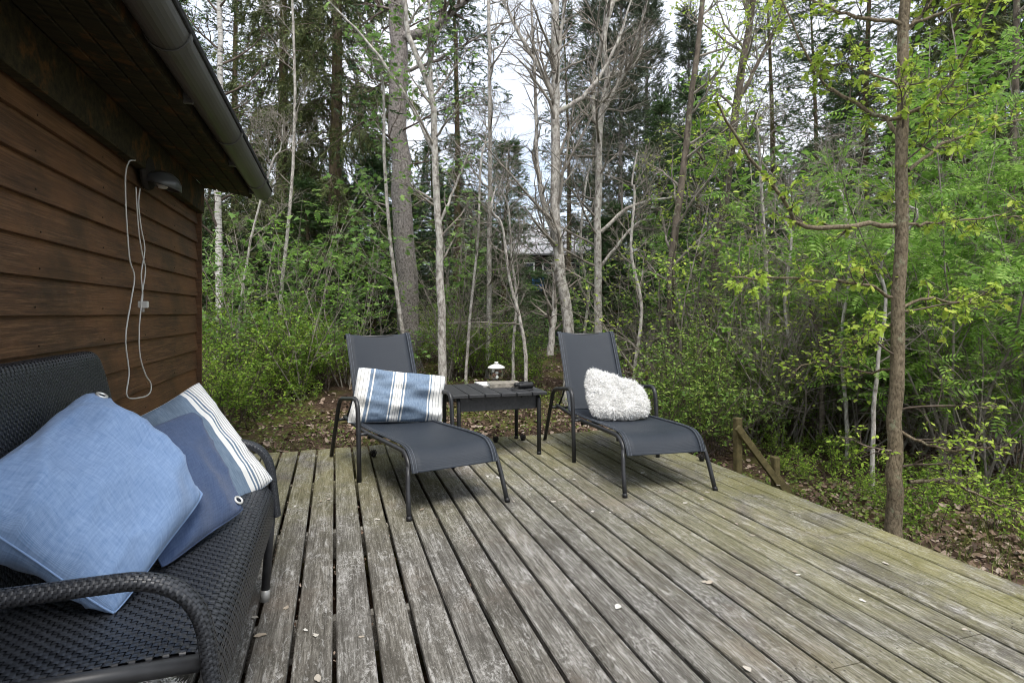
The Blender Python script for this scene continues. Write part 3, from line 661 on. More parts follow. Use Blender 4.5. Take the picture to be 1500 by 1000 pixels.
# ------------------------------------------------------------------ cushions
def pillow(name, cs, thick, mat, parent=None, seed=0, n=34, pinch=.07, wr=.012, edge=.55, fold=0.):
    """cs: world corners in order (0,0) (1,0) (1,1) (0,1); first face looks at the camera"""
    c00, c10, c11, c01 = [np.asarray(c, float) for c in cs]
    ctr = (c00 + c10 + c11 + c01) / 4
    nrm = np.cross(c10 - c00, c01 - c00); nrm /= np.linalg.norm(nrm)
    if nrm @ (np.array([0, 0, CAMH]) - ctr) < 0: nrm = -nrm
    s = np.linspace(0, 1, n); s = .5 - .5 * np.cos(s * math.pi) * (1 - .0); a, b = np.meshgrid(s, s, indexing='ij')
    x, y = 2 * a - 1, 2 * b - 1
    xx = x * (1 - pinch * (1 - y * y) ** 1.0 * np.abs(x) ** 2); yy = y * (1 - pinch * (1 - x * x) * np.abs(y) ** 2)
    cr_ = 1 - .055 * (x * x * y * y) ** 2; xx = xx * cr_; yy = yy * cr_
    A, B_ = (xx + 1) / 2, (yy + 1) / 2
    base = (1 - A)[..., None] * (1 - B_)[..., None] * c00 + A[..., None] * (1 - B_)[..., None] * c10 + A[..., None] * B_[..., None] * c11 + (1 - A)[..., None] * B_[..., None] * c01
    prof = ((1 - np.abs(x) ** 2.6) * (1 - np.abs(y) ** 2.6)) ** edge
    ang = np.arctan2(y, x); rad = np.sqrt(x * x + y * y)
    g_ = np.random.default_rng(seed); cre = 0
    for k in range(5):
        cre = cre + np.sin(ang * g_.integers(3, 9) + g_.uniform(0, 6.28) + rad * g_.uniform(-2, 2))
    wrk = (cre / 5 * rad ** 1.5 + .7 * wav(x, y, seed + 50, 5, 3.0) * .6 + .35 * wav(x, y, seed + 80, 4, 8)) * prof ** .5
    rdg = 1 - np.abs(wav(x * 1.3, y, seed + 120, 4, 3.2)); rd2 = 1 - np.abs(wav(x, y * 1.2, seed + 140, 4, 5.5))
    wrk = wrk + (.9 * np.clip(rdg, 0, 1) ** 5 + .5 * np.clip(rd2, 0, 1) ** 6) * (.3 + rad ** 1.2) * prof ** .6
    ridge = fold * np.exp(-((y + .45 + .35 * x) / .13) ** 2) * prof
    V = []
    for sd in (1, -1): V.append(base + nrm * (sd * prof * thick / 2 + wrk * wr * (1 if sd > 0 else -1) + (ridge if sd > 0 else 0))[..., None])
    V = np.concatenate([v.reshape(-1, 3) for v in V]); f = grid_faces(n, n)
    rim = None
    org = V.mean(0); o = mk(name, V - org, [np.concatenate([f, f[:, ::-1] + n * n])], mat, parent, True); o.location = Vector(org)
    me = o.data; uv = me.uv_layers.new(name='uv'); vi = np.zeros(len(me.loops), int); me.loops.foreach_get('vertex_index', vi); ab = np.concatenate([np.stack([a, b], -1).reshape(-1, 2)] * 2); uv.data.foreach_set('uv', ab[vi].ravel())
    # seam cord round the edge
    i = np.arange(n * n).reshape(n, n); rim = np.concatenate([i[:, 0], i[-1, 1:], i[::-1, -1][1:], i[0, ::-1][1:]]); pth = V[rim] - org
    mk('seam', *tubes(pth, np.full(len(pth), .0028), 5), mat, o, True).data.uv_layers.new(name='uv')
    return o, V[:n * n].reshape(n, n, 3), nrm, prof
def eyelet(par, grid, i, j, nrm, r=.017):
    pos = grid[i, j]; z = np.cross(grid[i + 2, j] - grid[i - 2, j], grid[i, j + 2] - grid[i, j - 2]); z /= np.linalg.norm(z); z = z if z @ nrm > 0 else -z; nrm = z * .25 + nrm * .75; nrm /= np.linalg.norm(nrm); pos = pos + nrm * .003
    V, F = lathe([(r * .55, .0), (r * .6, .003), (r * .8, .0045), (r, .003), (r * 1.02, 0)], 22); z = np.asarray(nrm); xa = np.cross(z, [0, 0, 1.]); xa /= np.linalg.norm(xa); ya = np.cross(z, xa)
    Rm = np.stack([xa, ya, z]); org = np.array(par.location)
    e = mk('eyelet', V @ Rm + np.asarray(pos) - org, F, MT['eyelet'], par, True)
    V, F = lathe([(.0005, .0008), (r * .6, .001)], 22); mk('eyelet_hole', V @ Rm + np.asarray(pos) - org, F, MT['hole'], par)
def adult(*c): return np.array(c)
T_, R_, B_, L_ = at(132, 571, 1.74), at(304, 724, 1.60), at(168, 908, 1.235), at(-88, 735, 1.10)
cu, base, nrm, pf = pillow('cushion', [T_, R_, B_, L_], .19, MT['light_blue_cloth'], None, 3, n=46, wr=.02, fold=.035, pinch=.04, edge=.5)
tag(cu, 'light blue square cushion with an eyelet at its raised corner on the wicker sofa', 'cushion', 'cushions on the wicker sofa')
eyelet(cu, base, 10, 10, nrm, .0165)
T_, R_, B_ = at(283, 600, 2.02), at(360, 748, 1.80), at(236, 838, 1.43)
cu, base, nrm, pf = pillow('cushion', [T_, R_, B_, T_ + B_ - R_], .12, MT['navy_cloth'], None, 8, wr=.012, pinch=.05)
tag(cu, 'dark navy blue cushion with an eyelet tucked behind the light blue cushion', 'cushion', 'cushions on the wicker sofa')
eyelet(cu, base, 27, 6, nrm, .0155)
c10, c11, c00 = at(291, 556, 2.26), at(404, 704, 2.16), at(183, 618, 2.02)
cu, base, nrm, pf = pillow('cushion', [c10, c11, c00 + c11 - c10, c00], .13, MT['stripe_sofa'], None, 13, wr=.012)
# stripes follow the outer edge: across = second parameter
me = cu.data
for lay in me.uv_layers:
    d = np.zeros(len(me.loops) * 2); lay.data.foreach_get('uv', d); d = d.reshape(-1, 2)[:, ::-1].copy(); lay.data.foreach_set('uv', d.ravel())
tag(cu, 'grey blue cushion with white pinstriped border leaning on the far sofa arm', 'cushion', 'cushions on the wicker sofa')
c00, c10, c11 = at(56, 634, 1.88), at(196, 612, 2.06), at(210, 740, 1.92)
cu, base, nrm, pf = pillow('cushion', [c00, c10, c11, c00 + c11 - c10], .09, MT['stripe_sofa'], None, 21, wr=.008)
tag(cu, 'striped cushion almost hidden behind the light blue cushion against the sofa back', 'cushion', 'cushions on the wicker sofa')
c00, c10, c11, c01 = at(505, 621, 3.98), at(650, 619, 4.16), at(655, 550, 4.28), at(523, 536, 4.14)
cu, base, nrm, pf = pillow('cushion', [c00, c10, c11, c01], .16, MT['stripe_lounger'], None, 31, wr=.034, pinch=.07, fold=.02)
tag(cu, 'blue oblong pillow with three white pinstriped bands on the left lounger', 'cushion')
def fur(name, cs, thick, n, ln, label, seed):
    o, base, nrm, pf = pillow(name, cs, thick, MT['wool'], None, seed, 26, pinch=-.10, wr=.03, edge=.5)
    me = o.data; me.calc_loop_triangles(); co = np.zeros(len(me.vertices) * 3); me.vertices.foreach_get('co', co); co = co.reshape(-1, 3)
    tri = np.zeros(len(me.loop_triangles) * 3, int); me.loop_triangles.foreach_get('vertices', tri); tri = tri.reshape(-1, 3)
    a, b, c = co[tri[:, 0]], co[tri[:, 1]], co[tri[:, 2]]; cr = np.cross(b - a, c - a); ar = np.linalg.norm(cr, axis=1)
    g_ = np.random.default_rng(seed); f = g_.choice(len(tri), n, p=ar / ar.sum()); w = g_.dirichlet((1, 1, 1), n)
    p = a[f] * w[:, :1] + b[f] * w[:, 1:2] + c[f] * w[:, 2:]; nn_ = cr[f] / (ar[f][:, None] + 1e-12)
    ctr = co.mean(0); nn_ = np.where(((p - ctr) * nn_).sum(1, keepdims=True) < 0, -nn_, nn_)
    d = nn_ * .6 + g_.normal(0, .5, (n, 3)) + .35 * np.stack([wav(p[:, 0] * 1., p[:, 2], 61 + q_, 5, 60) for q_ in range(3)], -1); d[:, 2] -= .25; Rm = axes(d, roll=g_.uniform(0, 6.28, n))
    TV = np.array([(0, -.10, 0), (0, .10, 0), (.4, -.085, .06), (.4, .085, .06), (.75, -.05, .2), (.75, .05, .2), (.95, .0, .42)])
    TF = [np.array([[0, 1, 3, 2], [2, 3, 5, 4]]), np.array([[4, 5, 6]])]
    V, F = stamp(TV, TF, Rm, p, g_.uniform(.6, 1.25, n) * ln); w_ = mk('wool', V, F, MT['wool'], o); tag(w_, kind='stuff')
    tag(o, label, 'sheepskin'); return o
fur('sheepskin', [at(869, 607, 4.10), at(948, 608, 4.13), at(941, 571, 4.34), at(861, 541, 4.42)], .13, 22000, .024, 'white fluffy sheepskin draped on the right lounger', 41)
fur('sheepskin', [at(165, 1040, 1.42), at(262, 1035, 1.42), at(240, 992, 1.52), at(182, 993, 1.52)], .09, 1500, .03, 'white fluffy bundle on the deck below the sofa, at the picture bottom', 43)

# ------------------------------------------------------------------ wicker sofa
def weave(S, na, nb, h=.0022, w=.40):
    """S(a,b) -> pos, normal on a unit square; na x nb over/under cells"""
    i, j = np.meshgrid(np.arange(na), np.arange(nb), indexing='ij'); i = i.ravel(); j = j.ravel(); alt = (i + j) % 2 == 0
    al = np.array([-.86, -.40, .40, .86]); hh = np.array([-.8, 1, 1, -.8]) * h
    V = []
    for k in range(4):
        for s in (-1, 1):
            da = np.where(alt, al[k], s * w); db = np.where(alt, s * w, al[k])
            a = np.clip((i + .5 + da) / na, 0, 1); b = np.clip((j + .5 + db) / nb, 0, 1)
            p, nr = S(a, b); V.append(p + nr * hh[k])
    V = np.stack(V, 1); N = len(i); m8 = np.arange(N)[:, None] * 8
    q = np.array([[0, 1, 3, 2], [2, 3, 5, 4], [4, 5, 7, 6]]); F = (q[None] + m8[..., None]).reshape(-1, 4)
    return V.reshape(-1, 3), F
def surf_profile(prof, x0, x1, K=60):          # prof (n,h) polyline swept along u from x0 to x1
    pr = spline(prof, K); t = np.gradient(pr, axis=0); t /= np.linalg.norm(t, axis=1, keepdims=True) + 1e-9
    L = np.concatenate([[0], np.cumsum(np.linalg.norm(np.diff(pr, axis=0), axis=1))]); L /= L[-1]
    def S(a, b):
        n_ = np.interp(b, L, pr[:, 0]); h_ = np.interp(b, L, pr[:, 1]); tn = np.interp(b, L, t[:, 0]); th = np.interp(b, L, t[:, 1])
        u_ = x0 + (x1 - x0) * a
        p = n_[:, None] * NN + u_[:, None] * UU + h_[:, None] * ZZ; nr = -th[:, None] * NN + tn[:, None] * ZZ
        return p, nr / (np.linalg.norm(nr, axis=1, keepdims=True) + 1e-9)
    return S, np.linalg.norm(np.diff(pr, axis=0), axis=1).sum()
def surf_tube(path, r, K=None):
    P = np.asarray(path, float); L = np.concatenate([[0], np.cumsum(np.linalg.norm(np.diff(P, axis=0), axis=1))]); tot = L[-1]; L = L / tot
    T = np.gradient(P, axis=0); T /= np.linalg.norm(T, axis=1, keepdims=True)
    def S(a, b):
        p = np.stack([np.interp(a, L, P[:, k]) for k in range(3)], -1); t = np.stack([np.interp(a, L, T[:, k]) for k in range(3)], -1)
        x = np.tile(UU, (len(a), 1)); x = x - (x * t).sum(1, keepdims=True) * t; x /= np.linalg.norm(x, axis=1, keepdims=True); y = np.cross(t, x)
        th = b * 2 * math.pi; nr = np.cos(th)[:, None] * x * 1.3 + np.sin(th)[:, None] * y
        return p + nr * r, nr / np.linalg.norm(nr, axis=1, keepdims=True)
    return S, tot
def skin(S, na, nb, off):
    a, b = np.meshgrid(np.linspace(0, 1, na), np.linspace(0, 1, nb), indexing='ij'); p, nr = S(a.ravel(), b.ravel()); return p + nr * off, grid_faces(na, nb)
SU0, SU1 = 1.20, 2.36
sofa = empty('wicker_sofa', (0, 0, 0)); tag(sofa, 'black woven wicker sofa with curved arms against the brown wall', 'sofa')
CELL = .0105
def woven(name, S, la, lb, parent, cell=CELL, h=.0022):
    o = mk(name, *skin(S, max(3, int(la / .05)), max(8, int(lb / .02)), -.0035), MT['wickback'], parent, True)
    V, F = weave(S, max(2, int(la / cell)), max(2, int(lb / cell)), h); w_ = mk('weave', V, F, MT['wicker'], o, True); w_['kind'] = 'stuff'; return o
S, lb = surf_profile([(-.79, .43), (-.70, .438), (-.45, .442), (-.29, .447), (-.245, .438), (-.225, .41), (-.222, .36), (-.224, .305)], SU0 + .03, SU1 - .03)
woven('seat', S, SU1 - SU0, lb, sofa, .014, .003)
S, lb = surf_profile([(-.835, .965), (-.80, .955), (-.775, .90), (-.735, .72), (-.70, .55), (-.69, .44)], SU0 + .02, SU1 - .02)
Sf = lambda a, b, S=S: (lambda p, n_: (p, n_))(*S(a, b))
woven('backrest', Sf, SU1 - SU0, lb, sofa, .010)
o = mk('back_panel', *cbox((0, 0, 0), (.03, SU1 - SU0 - .04, .52), .01), MT['wickback'], sofa); o.location = Vector(dk(-.81, (SU0 + SU1) / 2, .70)); o.rotation_euler = (0, R(-10), A17)
for u in (SU0 + .022, SU1 - .022):             # end rails of the seat, bare dark tube below the weave
    mk('seat_rail', *tubes(np.array([dk(-.76, u, .430), dk(-.24, u, .430)]), np.array([.016, .016]), 12, True), MT['black'], sofa, True)
for u in (SU0, SU1):
    path = roundpath([dk(-.80, u, .57), dk(-.62, u, .607), dk(-.245, u, .612), dk(-.212, u, .32)], .13, 12)
    path = spline(path, 70); S, tot = surf_tube(path, .0150)
    woven('armrest', S, tot, 2 * math.pi * .0165, sofa, .0066, .0011)
    for n0 in (-.225, -.76):
        lg = mk('leg', *tubes(np.array([dk(n0, u, .43), dk(n0 - (.03 if n0 > -.5 else -.01), u, .0)]), np.array([.016, .016]), 12, True), MT['black'], sofa, True)
        x0 = n0 - (.03 if n0 > -.5 else -.01)
        mk('foot_cap', *tubes(np.array([dk(x0 + .003, u, .045), dk(x0, u, .001)]), np.array([.0178, .0178]), 12, True), MT['silver'], lg, True)
mk('front_rail', *tubes(np.array([dk(-.24, SU0 + .02, .315), dk(-.24, SU1 - .02, .315)]), np.array([.013, .013]), 10, True), MT['black'], sofa, True)

# ------------------------------------------------------------------ far house seen through the trees
fh = empty('far_house', at(782, 458, 27)); fh.location.z = 0; tag(fh, 'distant house with a pale grey ribbed roof glimpsed through the trees', 'house')
def fpt(px, py): return at(px, py, 27) - np.array(fh.location)
a_, b_ = fpt(660, 372), fpt(905, 322)
mk('wall', *cbox(((a_[0] + b_[0]) / 2, 2.6, a_[2] / 2), (b_[0] - a_[0] - .6, 4.5, a_[2]), .02), MT['fartimber'], fh)
rf = mk('roof', *cbox((0, 0, 0), (b_[0] - a_[0], 3.4, .12), .02), MT['farroof'], fh); rl_ = math.atan2(b_[2] - a_[2], 2.9)
rf.location = ((a_[0] + b_[0]) / 2, 1.45, (a_[2] + b_[2]) / 2); rf.rotation_euler.x = rl_
for k in range(26):
    o = mk('rib', *cbox((0, 0, 0), (.05, 3.4, .05), .01), MT['farroof'], rf); o.location = (-(b_[0] - a_[0]) / 2 + (k + .5) * (b_[0] - a_[0]) / 26, 0, .08)
for px in (712, 740, 772, 806, 842, 870):
    q = fpt(px, 392); w_ = mk('window', *cbox((q[0], .30, q[2]), (.75, .1, .55), .02), MT['farwhite'], fh); mk('pane', *cbox((q[0], .24, q[2]), (.6, .03, .42), .01), MT['lens'], w_)
q = at(788, 411, 24); q[2] = at(788, 411, 24)[2]
bt = empty('water_butt', (q[0], q[1], float(gw(q[0], q[1])))); tag(bt, 'small blue barrel far behind the trees near the distant house', 'barrel')
hb = q[2] - bt.location.z + .15
mk('barrel', *lathe([(.001, hb - .6), (.22, hb - .6), (.25, hb - .4), (.25, hb - .1), (.21, hb), (.001, hb)], 18), MT['bluepl'], bt, True)
mk('stand', *cbox((0, 0, (hb - .6) / 2), (.5, .5, hb - .6), .02), MT['fartimber'], bt)

# ------------------------------------------------------------------ leaf shapes
DIA = (np.array([(0, 0, 0), (.45, -.26, .05), (1, 0, -.05), (.45, .26, .05)]), np.array([[0, 1, 2], [0, 2, 3]]))
OVL = (np.array([(0, 0, 0), (.3, -.25, .05), (.7, -.22, .03), (1, 0, -.1), (.7, .22, .03), (.3, .25, .05), (.5, 0, -.03)]), np.array([[0, 1, 6], [1, 2, 6], [2, 3, 6], [3, 4, 6], [4, 5, 6], [5, 0, 6]]))
def rowan():                                   # pinnate leaf: paired leaflets along a stalk
    V, F = [], []
    def lf(p, ang, L):
        d = np.array([math.cos(ang), math.sin(ang), 0]); e = np.array([-d[1], d[0], 0]); n0 = len(V)
        for t, w, z in ((0, 0, 0), (.45, -.19, .0), (1, 0, -.12), (.45, .19, .0)): V.append(p + d * t * L + e * w * L + np.array([0, 0, z * L + .0]))
        F.extend([[n0, n0 + 1, n0 + 2], [n0, n0 + 2, n0 + 3]])
    for k in range(5):
        x = .22 + .155 * k; z = -.10 * x * x
        for s in (-1, 1): lf(np.array([x, 0, z]), s * 1.12, .30 - .018 * abs(k - 2))
    lf(np.array([.9, 0, -.09]), 0, .28)
    n0 = len(V); V.extend([np.array([0, -.008, 0]), np.array([0, .008, 0]), np.array([.95, 0, -.09])]); F.append([n0, n0 + 1, n0 + 2])
    return np.array(V), np.array(F)
def maple():                                   # five-lobed leaf
    pts = [(0, 0), (.05, -.25), (-.02, -.5), (.25, -.33), (.45, -.55), (.5, -.22), (.95, 0), (.5, .22), (.45, .55), (.25, .33), (-.02, .5), (.05, .25)]
    V = [(x, y, -.12 * (x * x + y * y) + .06 * abs(y)) for x, y in pts] + [(.3, 0, -.02)]; n0 = len(pts)
    return np.array(V), np.array([[i, (i + 1) % n0, n0] for i in range(n0)])
def oak():
    pts = [(0, 0), (.12, -.07), (.25, -.2), (.33, -.12), (.5, -.27), (.58, -.15), (.78, -.24), (.83, -.1), (1, 0), (.83, .1), (.78, .24), (.58, .15), (.5, .27), (.33, .12), (.25, .2), (.12, .07)]
    V = [(x, y, .10 * abs(y) - .1 * x * x) for x, y in pts] + [(.45, 0, -.03)]; n0 = len(pts)
    return np.array(V), np.array([[i, (i + 1) % n0, n0] for i in range(n0)])
ROW, MAP, OAK = rowan(), maple(), oak()
def needles(n=13, seed=0, L=.30, w=.045):      # one bushy spruce twig
    g_ = np.random.default_rng(seed); V, F = [], []
    for k in range(n):
        x = (k + .3) / n * .9; a = g_.uniform(0, 6.28); d = np.array([.62, .78 * math.cos(a), .55 * math.sin(a) - .1]); d /= np.linalg.norm(d)
        e = np.cross(d, [0.3, .2, .9]); e /= np.linalg.norm(e); p = np.array([x, 0, 0]); n0 = len(V); l_ = L * g_.uniform(.7, 1.2) * (1 - .3 * x)
        V.extend([p - e * w, p + e * w, p + d * l_]); F.append([n0, n0 + 1, n0 + 2])
    return np.array(V), np.array(F)
NED = needles()
def leafset(bag, P, D, tmpl, size, g, droop=.25, spread=.9, flat=True):
    n = len(P); d = D * .35 + g.normal(0, spread, (n, 3)); d[:, 2] -= droop
    if flat: d[:, 2] *= .45
    Rm = axes(d, roll=g.normal(0, .45, n)); V, F = stamp(tmpl[0], tmpl[1], Rm, P, size * g.uniform(.6, 1.25, n)); bag.add(V, F)
def poly(pts, d):                              # pixel path at one distance (or its own distances)
    return np.array([at(p[0], p[1], p[2] if len(p) > 2 else d) for p in pts])

def tree(name, label, cat, pts, d, wpx, bark, twig, leaf=None, tmpl=None, lsize=.1, nl=0, seed=1, M=(16, 7, 5), L1=1.6, ang=55, up=.06, limbs=(), t0=.25, base=True, wob=.1, group='trees in the wood behind the deck', wtop=.35, top=None, rmul=.5, lobj=None, bmat=None):
    """trunk through photo points at distance d; limbs, branches and twigs grow from it"""
    g_ = np.random.default_rng(seed); P = poly(pts, d)
    if base:
        z = float(gw(P[0][0], P[0][1])); 
        if P[0][2] > z + .02: P = np.concatenate([[np.array([P[0][0], P[0][1], z - .05])], P])
    if top: P = np.concatenate([P, [P[-1] + (P[-1] - P[-2]) / np.linalg.norm(P[-1] - P[-2]) * top * .5 + g_.normal(0, .08, 3), P[-1] + (P[-1] - P[-2]) / np.linalg.norm(P[-1] - P[-2]) * top]])
    org = P[0].copy(); P = spline(P - org, 26); P[1:-1] += g_.normal(0, wpx * d / FPX * .06, (24, 3)); r0 = wpx * d / FPX / 2
    Rd = r0 * np.linspace(1.05, wtop, 26); Rd[0] *= 1.35; Rd[1] *= 1.1
    root = empty(name, org); tag(root, label, cat, group)
    tk = Bag().add(*tubes(P, Rd, 12 if wpx > 12 else 8)); Ps = [P[None]]; Rs = [Rd[None]]
    for lm in limbs:
        q = spline(poly(lm[0], d) - org, 16); q[1:-1] += g_.normal(0, .006, (14, 3)); rr = lm[1] * d / FPX / 2 * np.linspace(1, .32, 16)
        tk.add(*tubes(q, rr, 8)); Ps.append(q[None]); Rs.append(rr[None])
    tk.obj('trunk', MT[bark], root, True)
    br = Bag(); allt = []
    a, ar = grow(Ps[0], Rs[0], M[0], L1, ang, 8, t0, .98, up, wob, rmul, rmax=r0 * .33, g=g_); br.add(*tubes(a, ar, 5))
    lv = [(a, ar)] + [(q, r) for q, r in zip(Ps[1:], Rs[1:])]
    for q, r in lv:
        b, brr = grow(q, r, M[1] if len(q) > 1 else M[1] * 2, L1 * (.42 if len(q) > 1 else .34), 48, 6, .2, .98, up, wob * 1.3, .55, g=g_); br.add(*tubes(b, np.maximum(brr, .0018), 4)); allt.append(b)
        c, crr = grow(b, brr, M[2], L1 * .2, 45, 4, .2, 1., up * .5, wob * 1.6, .6, g=g_); br.add(*tubes(c, np.maximum(crr, .0013), 3)); allt.append(c)
    br.obj('branches', bmat or MT[twig], root, True)['kind'] = 'stuff'
    if leaf and nl:
        lf = Bag()
        for T in allt[1::2]:
            p_, d_ = along(T, nl, g_, .45, 1.0)
            if nl < 1.5 and nl != 1: pass
            leafset(lf, p_, d_, tmpl, lsize, g_)
        o = lf.obj('crown', MT[leaf], root); o['kind'] = 'stuff'
    return root

# ------------------------------------------------------------------ conifers
def spruce_proto(H, rad, nb, seed, bark='bark_spruce', needle='spruce_needle', z0=.4, droop=-.10, hang=.0, M2=15, nm=3, tw='twig_brown', dead=0, r0=.13, nsize=.2, tip_up=.05, keep=1.):
    g_ = np.random.default_rng(seed); root = empty('spruce_tree')
    P = np.array([(0, 0, -.3), (g_.normal(0, .05), g_.normal(0, .05), H * .5), (g_.normal(0, .1), g_.normal(0, .1), H)]); P = spline(P, 14); Rd = r0 * np.linspace(1.1, .12, 14)
    mk('trunk', *tubes(P, Rd, 10), MT[bark], root, True)
    z = z0 + (H - z0) * np.sort(g_.uniform(0, 1, nb)) ** 1.08; a = np.arange(nb) * 2.4 + g_.normal(0, .4, nb)
    ln = rad * np.clip(1.02 - z / H, .03, 1) ** .75 * g_.uniform(.6, 1.12, nb)
    p = np.stack([np.interp(z, P[:, 2], P[:, 0]), np.interp(z, P[:, 2], P[:, 1]), z], -1)
    d = np.stack([np.cos(a), np.sin(a), .12 + .5 * (z / H) ** 2 + droop * .5], -1); path = [p]
    for k in range(7):
        d = d + g_.normal(0, .05, d.shape); d[:, 2] += droop if k < 4 else tip_up; d /= np.linalg.norm(d, axis=1, keepdims=True); p = p + d * (ln / 7)[:, None]; path.append(p)
    B = np.stack(path, 1); Rb = (.006 + .009 * ln / rad)[:, None] * np.linspace(1.2, .25, 8)[None]
    wood = Bag().add(*tubes(B, Rb, 4))
    C, Rc = grow(B, Rb, M2, .62, 58, 4, .12, 1., -hang - .03, .10, .5, flat=.75, g=g_, lt=lambda t: 1.05 - .75 * t); C = C.astype(np.float32)
    wood.add(*tubes(C, np.maximum(Rc, .0018), 3))
    if dead:
        z = g_.uniform(.3, H * .55, dead); a = g_.uniform(0, 6.28, dead); p = np.stack([0 * z, 0 * z, z], -1); d = np.stack([np.cos(a), np.sin(a), 0 * z - .05], -1); path = [p]; l_ = g_.uniform(.5, 1.5, dead)
        for k in range(6): d = d + g_.normal(0, .09, d.shape); d[:, 2] -= .03; d /= np.linalg.norm(d, axis=1, keepdims=True); p = p + d * (l_ / 6)[:, None]; path.append(p)
        D_ = np.stack(path, 1); Rd_ = np.linspace(.011, .002, 7)[None].repeat(dead, 0); wood.add(*tubes(D_, Rd_, 4)); E, Re = grow(D_, Rd_, 7, .4, 50, 4, .2, 1, -.02, .15, .5, flat=.4, g=g_); wood.add(*tubes(E, np.maximum(Re, .0014), 3))
    wood.obj('branches', MT[tw], root, True)['kind'] = 'stuff'
    nd = Bag()
    for Q, m_ in ((C, nm), (B, 5)):
        if keep < 1: Q = Q[g_.uniform(0, 1, len(Q)) < keep]
        pp, dd = along(Q, m_, g_, .1, 1.); dd = dd + g_.normal(0, .22, dd.shape); dd[:, 2] -= hang * 1.2
        V, F = stamp(NED[0], NED[1], axes(dd, roll=g_.uniform(0, 6.28, len(dd))), pp, nsize * g_.uniform(.7, 1.3, len(dd))); nd.add(V, F)
    o = nd.obj('crown', MT[needle], root); o['kind'] = 'stuff'
    return root
SP = {
 'a': spruce_proto(11, 2.3, 190, 1, z0=.2, nm=4),
 'b': spruce_proto(9, 2.1, 170, 2, z0=.1, needle='spruce_needle', nm=4),
 'c': spruce_proto(13, 2.6, 145, 3, z0=1.2, needle='spruce_needle_warm', hang=.35, droop=-.13, dead=26, nsize=.25, M2=18, r0=.16, nm=4),
 'd': spruce_proto(12, 2.5, 160, 4, z0=1.8, dead=60, keep=.6, M2=14, r0=.11, tip_up=.02),
 'e': spruce_proto(13, 2.2, 170, 5, z0=3.0, needle='pine_needle', bark='bark_scaly', droop=.0, hang=-.15, dead=18, nsize=.24, M2=14, r0=.12),
}
used = set()
def put_spruce(kind, px, d, ytop, label, group='dark conifers behind the deck', name='spruce_tree', wide=1.):
    o = SP[kind] if kind not in used else dup(SP[kind]); used.add(kind)
    x, y = (px - 750) / FPX * d, d; z = float(gw(x, y)); Hh = {'a': 11, 'b': 9, 'c': 13, 'd': 12, 'e': 13}[kind]
    s = (CAMH + (HZ - ytop) * d / FPX - z) / Hh
    o.name = name; o.location = (x, y, z); o.rotation_euler.z = random.uniform(0, 6.28); w_ = max(s, .62) * wide; o.scale = (w_, w_, s)
    tag(o, label, 'tree', group); return o
put_spruce('c', 486, 11.5, -420, 'tall mossy trunked spruce with drooping olive branches left of the big trunk')
put_spruce('c', 405, 13.0, -300, 'drooping olive spruce just right of the gutter end')
put_spruce('a', 452, 10.5, 265, 'small dark spruce below the drooping olive spruce at left')
put_spruce('b', 545, 11.5, 235, 'small dark spruce between the mossy trunk and the thick grey trunk')
put_spruce('d', 668, 13.0, -150, 'sparse spruce with dead layered branches right of the thick trunk')
put_spruce('b', 738, 12.5, 205, 'low dark spruce behind the black table, left of the pale birch')
put_spruce('b', 690, 14.0, 280, 'low dark spruce behind the forked pale sapling')
put_spruce('e', 908, 19.0, -70, 'hazy pine with greyish crown above the right lounger', name='pine_tree')
put_spruce('e', 948, 22.0, -40, 'hazy pine with thin trunk right of the first pine', name='pine_tree')
put_spruce('d', 832, 20.0, 10, 'thin sparse spruce directly behind the pale birch pair')
put_spruce('e', 870, 24.0, -30, 'hazy pine left of the first pine, behind the forked tree', name='pine_tree')
put_spruce('e', 1010, 20.0, 20, 'hazy pine behind the leafing dark trunk', name='pine_tree')
put_spruce('d', 1130, 15.0, -90, 'layered sparse spruce in the sky gap right of the leaning trunk')
put_spruce('d', 1270, 12.0, -200, 'tall layered spruce directly left of the oak top')
put_spruce('a', 1430, 15.0, -250, 'tall dense spruce behind the right rowans')
put_spruce('a', 965, 13.5, 150, 'dense dark spruce behind the back of the right lounger')
put_spruce('a', 1022, 12.0, 130, 'dense dark spruce left of the leaning lichen trunk')
put_spruce('b', 905, 13.0, 300, 'low dark spruce below the hazy pines')
put_spruce('a', 1085, 14.5, 250, 'dark spruce below the sky gap at upper right')
put_spruce('d', 1195, 12.5, -40, 'layered spruce with sparse spreading branches left of the oak')
put_spruce('a', 1245, 14.5, 60, 'dense spruce just left of the oak trunk')
put_spruce('b', 1165, 11.0, 320, 'low dark spruce beyond the handrail')
put_spruce('c', 1392, 11.0, -320, 'tall spruce with reddish trunk right of the oak')
put_spruce('a', 1470, 12.5, -160, 'dense dark spruce at the right edge of the picture')
put_spruce('a', 1345, 13.5, 90, 'dense spruce hidden behind the oak trunk')
put_spruce('b', 1290, 10.5, 340, 'low dark spruce behind the oak trunk base')
put_spruce('b', 1425, 9.5, 330, 'low dark spruce behind the bright green rowan')
put_spruce('a', 1580, 11.0, -100, 'dark spruce beyond the right edge')
put_spruce('d', 345, 15.0, -200, 'sparse spruce behind the white birch at left')
put_spruce('b', 372, 12.0, 330, 'low dark spruce behind the left shrubs')
put_spruce('a', 250, 13.0, -50, 'dark spruce behind the cabin')
g = np.random.default_rng(77)
for k, px in enumerate(list(range(300, 700, 45)) + list(range(885, 1600, 45))):
    put_spruce('b', px + g.normal(0, 14), g.uniform(13, 17), g.uniform(270, 370), 'young dark spruce in the understorey ' + ('left of the pale birch' if px < 720 else 'right of the forked tree' if px < 1150 else 'around and behind the oak'), 'young spruces in the understorey')
for k, px in enumerate((715, 760, 800, 845)):
    put_spruce('b', px, g.uniform(14, 18), g.uniform(385, 410), 'very low young spruce in front of the distant house', 'low spruces before the distant house')
